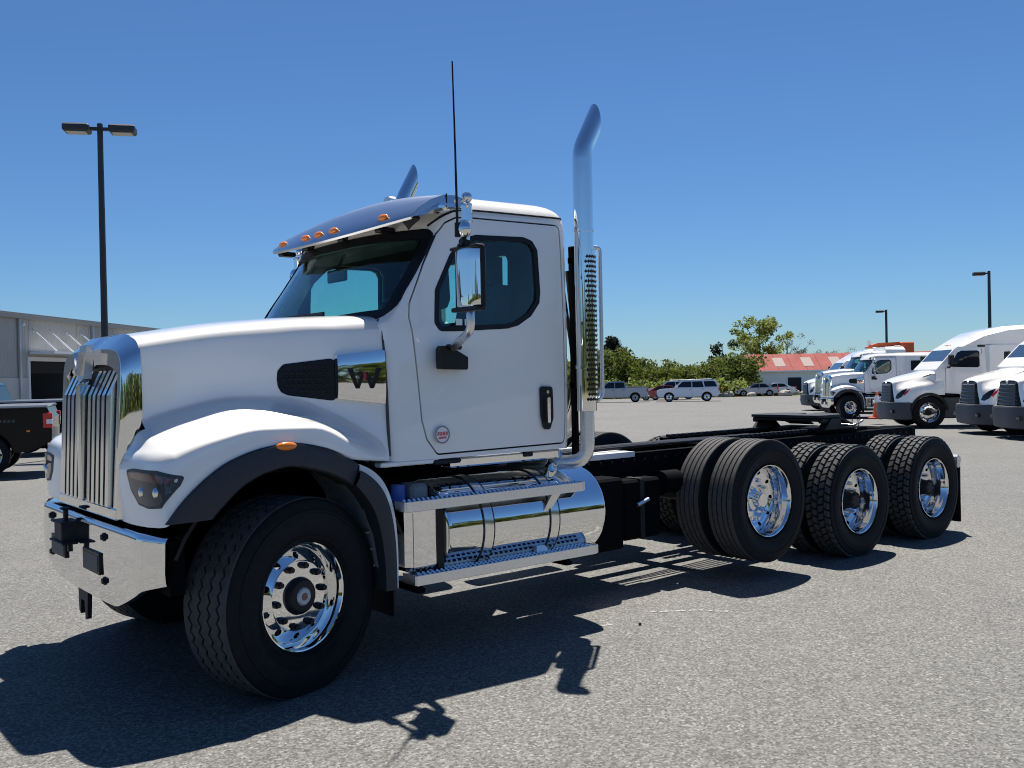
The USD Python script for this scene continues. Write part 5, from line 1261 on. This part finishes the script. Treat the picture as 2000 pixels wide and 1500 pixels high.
# ---- cars and pickups
def car(name, label, kind, paint, loc, rz, group=None, detail=False, cover=None):
    t = thing(name, label, 'pickup' if kind == 'pickup' else 'car', loc, rz, group)
    if kind == 'pickup':
        L, Wd, belt = 2.92, .99, 1.20
        low = [(-2.92, .48), (-2.94, .80), (-2.86, 1.02), (-2.55, 1.12), (-1.35, 1.20), (1.02, 1.22), (1.05, 1.30), (2.86, 1.30), (2.94, 1.10), (2.93, .62), (2.5, .45), (-2.5, .40)]
        up = [(-1.40, 1.19), (-.62, 1.76), (-.45, 1.84), (.70, 1.85), (.92, 1.78), (1.06, 1.21)]
        wins = [[(-1.12, 1.26), (-.56, 1.70), (-.48, 1.74), (.02, 1.75), (.02, 1.26)], [(.08, 1.26), (.08, 1.75), (.68, 1.75), (.84, 1.70), (.93, 1.28)]]
        axles = (-1.86, 1.80); R = .41; z_top = 1.85
    elif kind == 'suv':
        L, Wd, belt = 2.6, 1.0, 1.18
        low = [(-2.6, .45), (-2.66, .78), (-2.58, 1.0), (-2.3, 1.10), (-1.15, 1.17), (2.55, 1.20), (2.64, 1.05), (2.66, .60), (2.4, .42), (-2.4, .38)]
        up = [(-1.25, 1.16), (-.58, 1.74), (-.38, 1.82), (2.15, 1.84), (2.38, 1.76), (2.62, 1.18)]
        wins = [[(-.98, 1.23), (-.50, 1.67), (-.42, 1.71), (.28, 1.72), (.28, 1.23)], [(.34, 1.23), (.34, 1.72), (1.18, 1.72), (1.30, 1.23)], [(1.38, 1.25), (1.30, 1.72), (2.08, 1.72), (2.26, 1.66), (2.42, 1.25)]]
        axles = (-1.62, 1.55); R = .39; z_top = 1.84
    else:
        L, Wd, belt = 2.3, .90, .95
        low = [(-2.25, .32), (-2.3, .58), (-2.2, .74), (-1.0, .92), (1.6, .98), (2.2, .92), (2.28, .60), (2.1, .32)]
        up = [(-1.05, .91), (-.25, 1.36), (0.0, 1.42), (.75, 1.42), (1.0, 1.36), (1.75, .97)]
        wins = [[(-.75, .97), (-.2, 1.31), (.25, 1.35), (.25, .97)], [(.31, .97), (.31, 1.35), (.75, 1.35), (.98, 1.30), (1.35, .99)]]
        axles = (-1.4, 1.35); R = .33; z_top = 1.42
    gw_ = lambda z: Wd - .03 - .24 * max(0, (z - belt)) / (z_top - belt)
    cut = Polygon(low).buffer(0)
    for ax in axles: cut = cut.difference(Point(ax, R).buffer(R + .055))
    def bev(y0, y1, poly, b=.06):
        A_ = poly; Bp = poly.buffer(-b * .5)
        return cat(prism(A_, 'y', y0 + (b if y0 < 0 else 0), y1 - (b if y1 > 0 else 0)), *[prism(Bp, 'y', *q) for q in ((y0, y0 + b), (y1 - b, y1))])
    bd = obj('body', bev(-Wd, Wd, cut), paint, t)
    core = Polygon(low).buffer(-.09)
    obj('underbody', prism(core, 'y', -Wd + .30, Wd - .30), 'dark_inside', bd)
    V = [(x, s * gw_(z), z) for s in (-1, 1) for x, z in up]
    n = len(up)
    F = [[i, (i + 1) % n, n + (i + 1) % n, n + i] for i in range(n)]
    gm = tm(hull(V))
    cb = obj('cabin', gm, paint, t)
    for s in (-1, 1):
        for wv in wins:
            P3 = prism(rounded(wv, .025), 'y', 0, 1); v = P3.vertices.copy()
            v[:, 1] = s * (np.array([gw_(z) for z in v[:, 2]]) + .006 - .03 * (1 - v[:, 1])); P3.vertices = v; P3.fix_normals()
            obj('side_window', P3, 'car_glass', cb)
    def slab(a, b, inset=.09, lift=.008):
        (xa, za), (xb, zb2) = a, b; d = np.array([xb - xa, zb2 - za]); d /= np.linalg.norm(d); nn = np.array([-d[1], d[0]])
        pa, pb = np.array(a) + d * .06, np.array(b) - d * .05
        V = [(p[0] + nn[0] * k, s * (gw_(p[1]) - inset), p[1] + nn[1] * k) for p in (pa, pb) for s in (-1, 1) for k in (lift, -.02)]
        return tm(hull(V))
    obj('windshield', slab(up[0], up[1]), 'car_glass', cb); obj('rear_window', slab(up[-2], up[-1]), 'car_glass', cb)
    for ax in axles:
        for s in (-1, 1): simple_wheel(t, ax, s * (Wd - .13), R, R, .25, s, 'polished_alloy' if detail or kind == 'suv' else 'galvanised', .66, holes_=6)
    xr, xf = low[0][0], max(p[0] for p in low)
    tz = .98 if kind != 'sedan' else .78
    for s in (-1, 1):
        obj('headlight', box(xr - .03, xr + .28, s * (Wd - .34), s * (Wd + .004), tz - .18, tz - .02, .02), 'clear_lens', t)
        tl = obj('tail_light', box(xf - .16, xf + .012, s * (Wd - .10), s * (Wd + .008), tz - .08, tz + .22, .015), 'red_lens', t)
        if detail: obj('reverse_lamp', box(xf - .10, xf + .016, s * (Wd - .09), s * (Wd + .012), tz - .0, tz + .10, .01), 'clear_lens', tl)
        obj('door_mirror', box(up[0][0] + .22, up[0][0] + .36, s * (Wd - .02), s * (Wd + .18), belt + .02, belt + .18, .03), paint, t)
        for x in ((wins[0][-1][0] + .02),): obj('door_seam', box(x, x + .012, s * (Wd - .02), s * (Wd + .002), .5, belt), 'dark_trim', bd)
        for wv in wins[:2]: obj('door_handle', box(wv[-1][0] - .22 if wv is wins[0] else wv[-1][0] - .2, wv[-1][0] - .06 if wv is wins[0] else wv[-1][0] - .04, s * Wd, s * (Wd + .025), belt - .14, belt - .10, .008), 'dark_trim', bd)
    obj('front_grille', box(xr - .045, xr + .05, -.45, .45, tz - .30, tz - .05, .01), 'dark_trim', t)
    obj('front_bumper', box(xr - .10, xr + .2, -Wd + .03, Wd - .03, .42, .62, .04), 'dark_trim' if paint != 'car_silver' else 'brushed_alloy', t)
    obj('rear_bumper', box(xf - .12, xf + .12, -Wd + .03, Wd - .03, .46, .66, .04), 'chrome' if kind == 'pickup' else 'bumper_grey', t)
    obj('license_plate', box(xf + .121, xf + .126, -.16, .16, .50, .63), 'sticker_white', t)
    if kind == 'pickup':
        if cover: obj('bed_cover', box(1.12, 2.84, -Wd + .08, Wd - .08, 1.302, 1.345, .012), cover, t)
        for s in (-1, 1): obj('bed_rail', box(1.10, 2.88, s * (Wd - .075), s * (Wd - .01), 1.303, 1.36, .012), cover or 'dark_trim', t)
        if detail:
            for s in (-1, 1):
                lx = lambda a: 2.02 + a
                obj('bed_decal', cat(*[prism([(lx(a), 1.03), (lx(a + .05), 1.03), (lx(a + .065), 1.085), (lx(a + .02), 1.085)], 'y', s * Wd, s * (Wd + .003)) for a in (0, .075, .15, .225)]), 'bumper_grey', bd)
                obj('fuel_door', box(1.35, 1.36, s * Wd, s * (Wd + .002), .9, 1.1), 'dark_trim', bd)
                obj('side_reflector', box(2.50, 2.56, s * Wd, s * (Wd + .006), .84, .875, .002), 'amber_lens', t)
    elif kind == 'suv':
        for s in (-1, 1): obj('roof_rail', cat(box(-.2, 2.0, s * (gw_(z_top) - .06), s * (gw_(z_top) - .02), 1.875, 1.905, .01), box(-.1, -.04, s * (gw_(z_top) - .06), s * (gw_(z_top) - .02), 1.83, 1.876), box(1.8, 1.86, s * (gw_(z_top) - .06), s * (gw_(z_top) - .02), 1.83, 1.876)), 'galvanised', t)
    return t
def heading(dx, dy): return math.degrees(math.atan2(-dy, -dx))
p = polar(1200, 84); RC = -47.0
car('parked_pickup', 'silver crew-cab pickup beyond the lot, farthest left of the distant cars', 'pickup', 'car_silver', p, RC, 'cars along the far edge of the lot')
p = polar(1343, 82)
car('parked_suv', 'large white estate car with a long roof parked broadside, right of the silver pickup', 'suv', 'car_white', p, RC, 'cars along the far edge of the lot')
p = polar(1290, 90)
car('parked_sedan', 'dark red saloon half hidden between the silver pickup and the white estate car', 'sedan', 'car_red', p, RC, 'cars along the far edge of the lot')
p = polar(1312, 93)
car('parked_suv', 'white car whose hood shows just behind the nose of the large white estate car', 'suv', 'car_white', p, RC, 'cars along the far edge of the lot')
p = polar(1476, 104)
car('parked_sedan', 'pale saloon in front of the corner of the red-roofed building', 'sedan', 'car_silver', p, RC)
p = polar(1512, 106)
car('parked_sedan', 'low white saloon by the dark doorway of the red-roofed building', 'sedan', 'car_white', p, RC)
# black pickup at the left edge and another dark vehicle beyond it
car('black_pickup', 'shiny black pickup with silver bed rails and a red tail lamp at the left edge', 'pickup', 'car_black', (0.0 - .15, 15.75, 0), -18.0, detail=True, cover='car_silver')
car('dark_pickup', 'dark pickup with a silver bed cover glimpsed between the black pickup and the chrome grille', 'pickup', 'car_black', (2.2, 22.6, 0), -25.0, cover='car_silver')

# ---- rubble along the building's foot
r_ = np.random.default_rng(71)
for k in range(16):
    u = 1395 + k * 12.5 + r_.uniform(-5, 5); x, y, z = polar(u, 101 + r_.uniform(0, 9)); sz = r_.uniform(.35, .95)
    ico = trimesh.creation.icosphere(2, 1.0); v = ico.vertices
    v *= (1 + .45 * (meshkit.fbm(v * 1.3 + k * 7, 3, k) - .5))[:, None]; v *= [sz, sz * .8, sz * .6]; ico.vertices = v
    obj('boulder', moved(ico, (x, y, z + sz * .25), rz=k), 'stone', label='small tan boulder lying in the row of rubble along the foot of the far scrub', cat='boulder', group='boulders along the far edge of the lot')
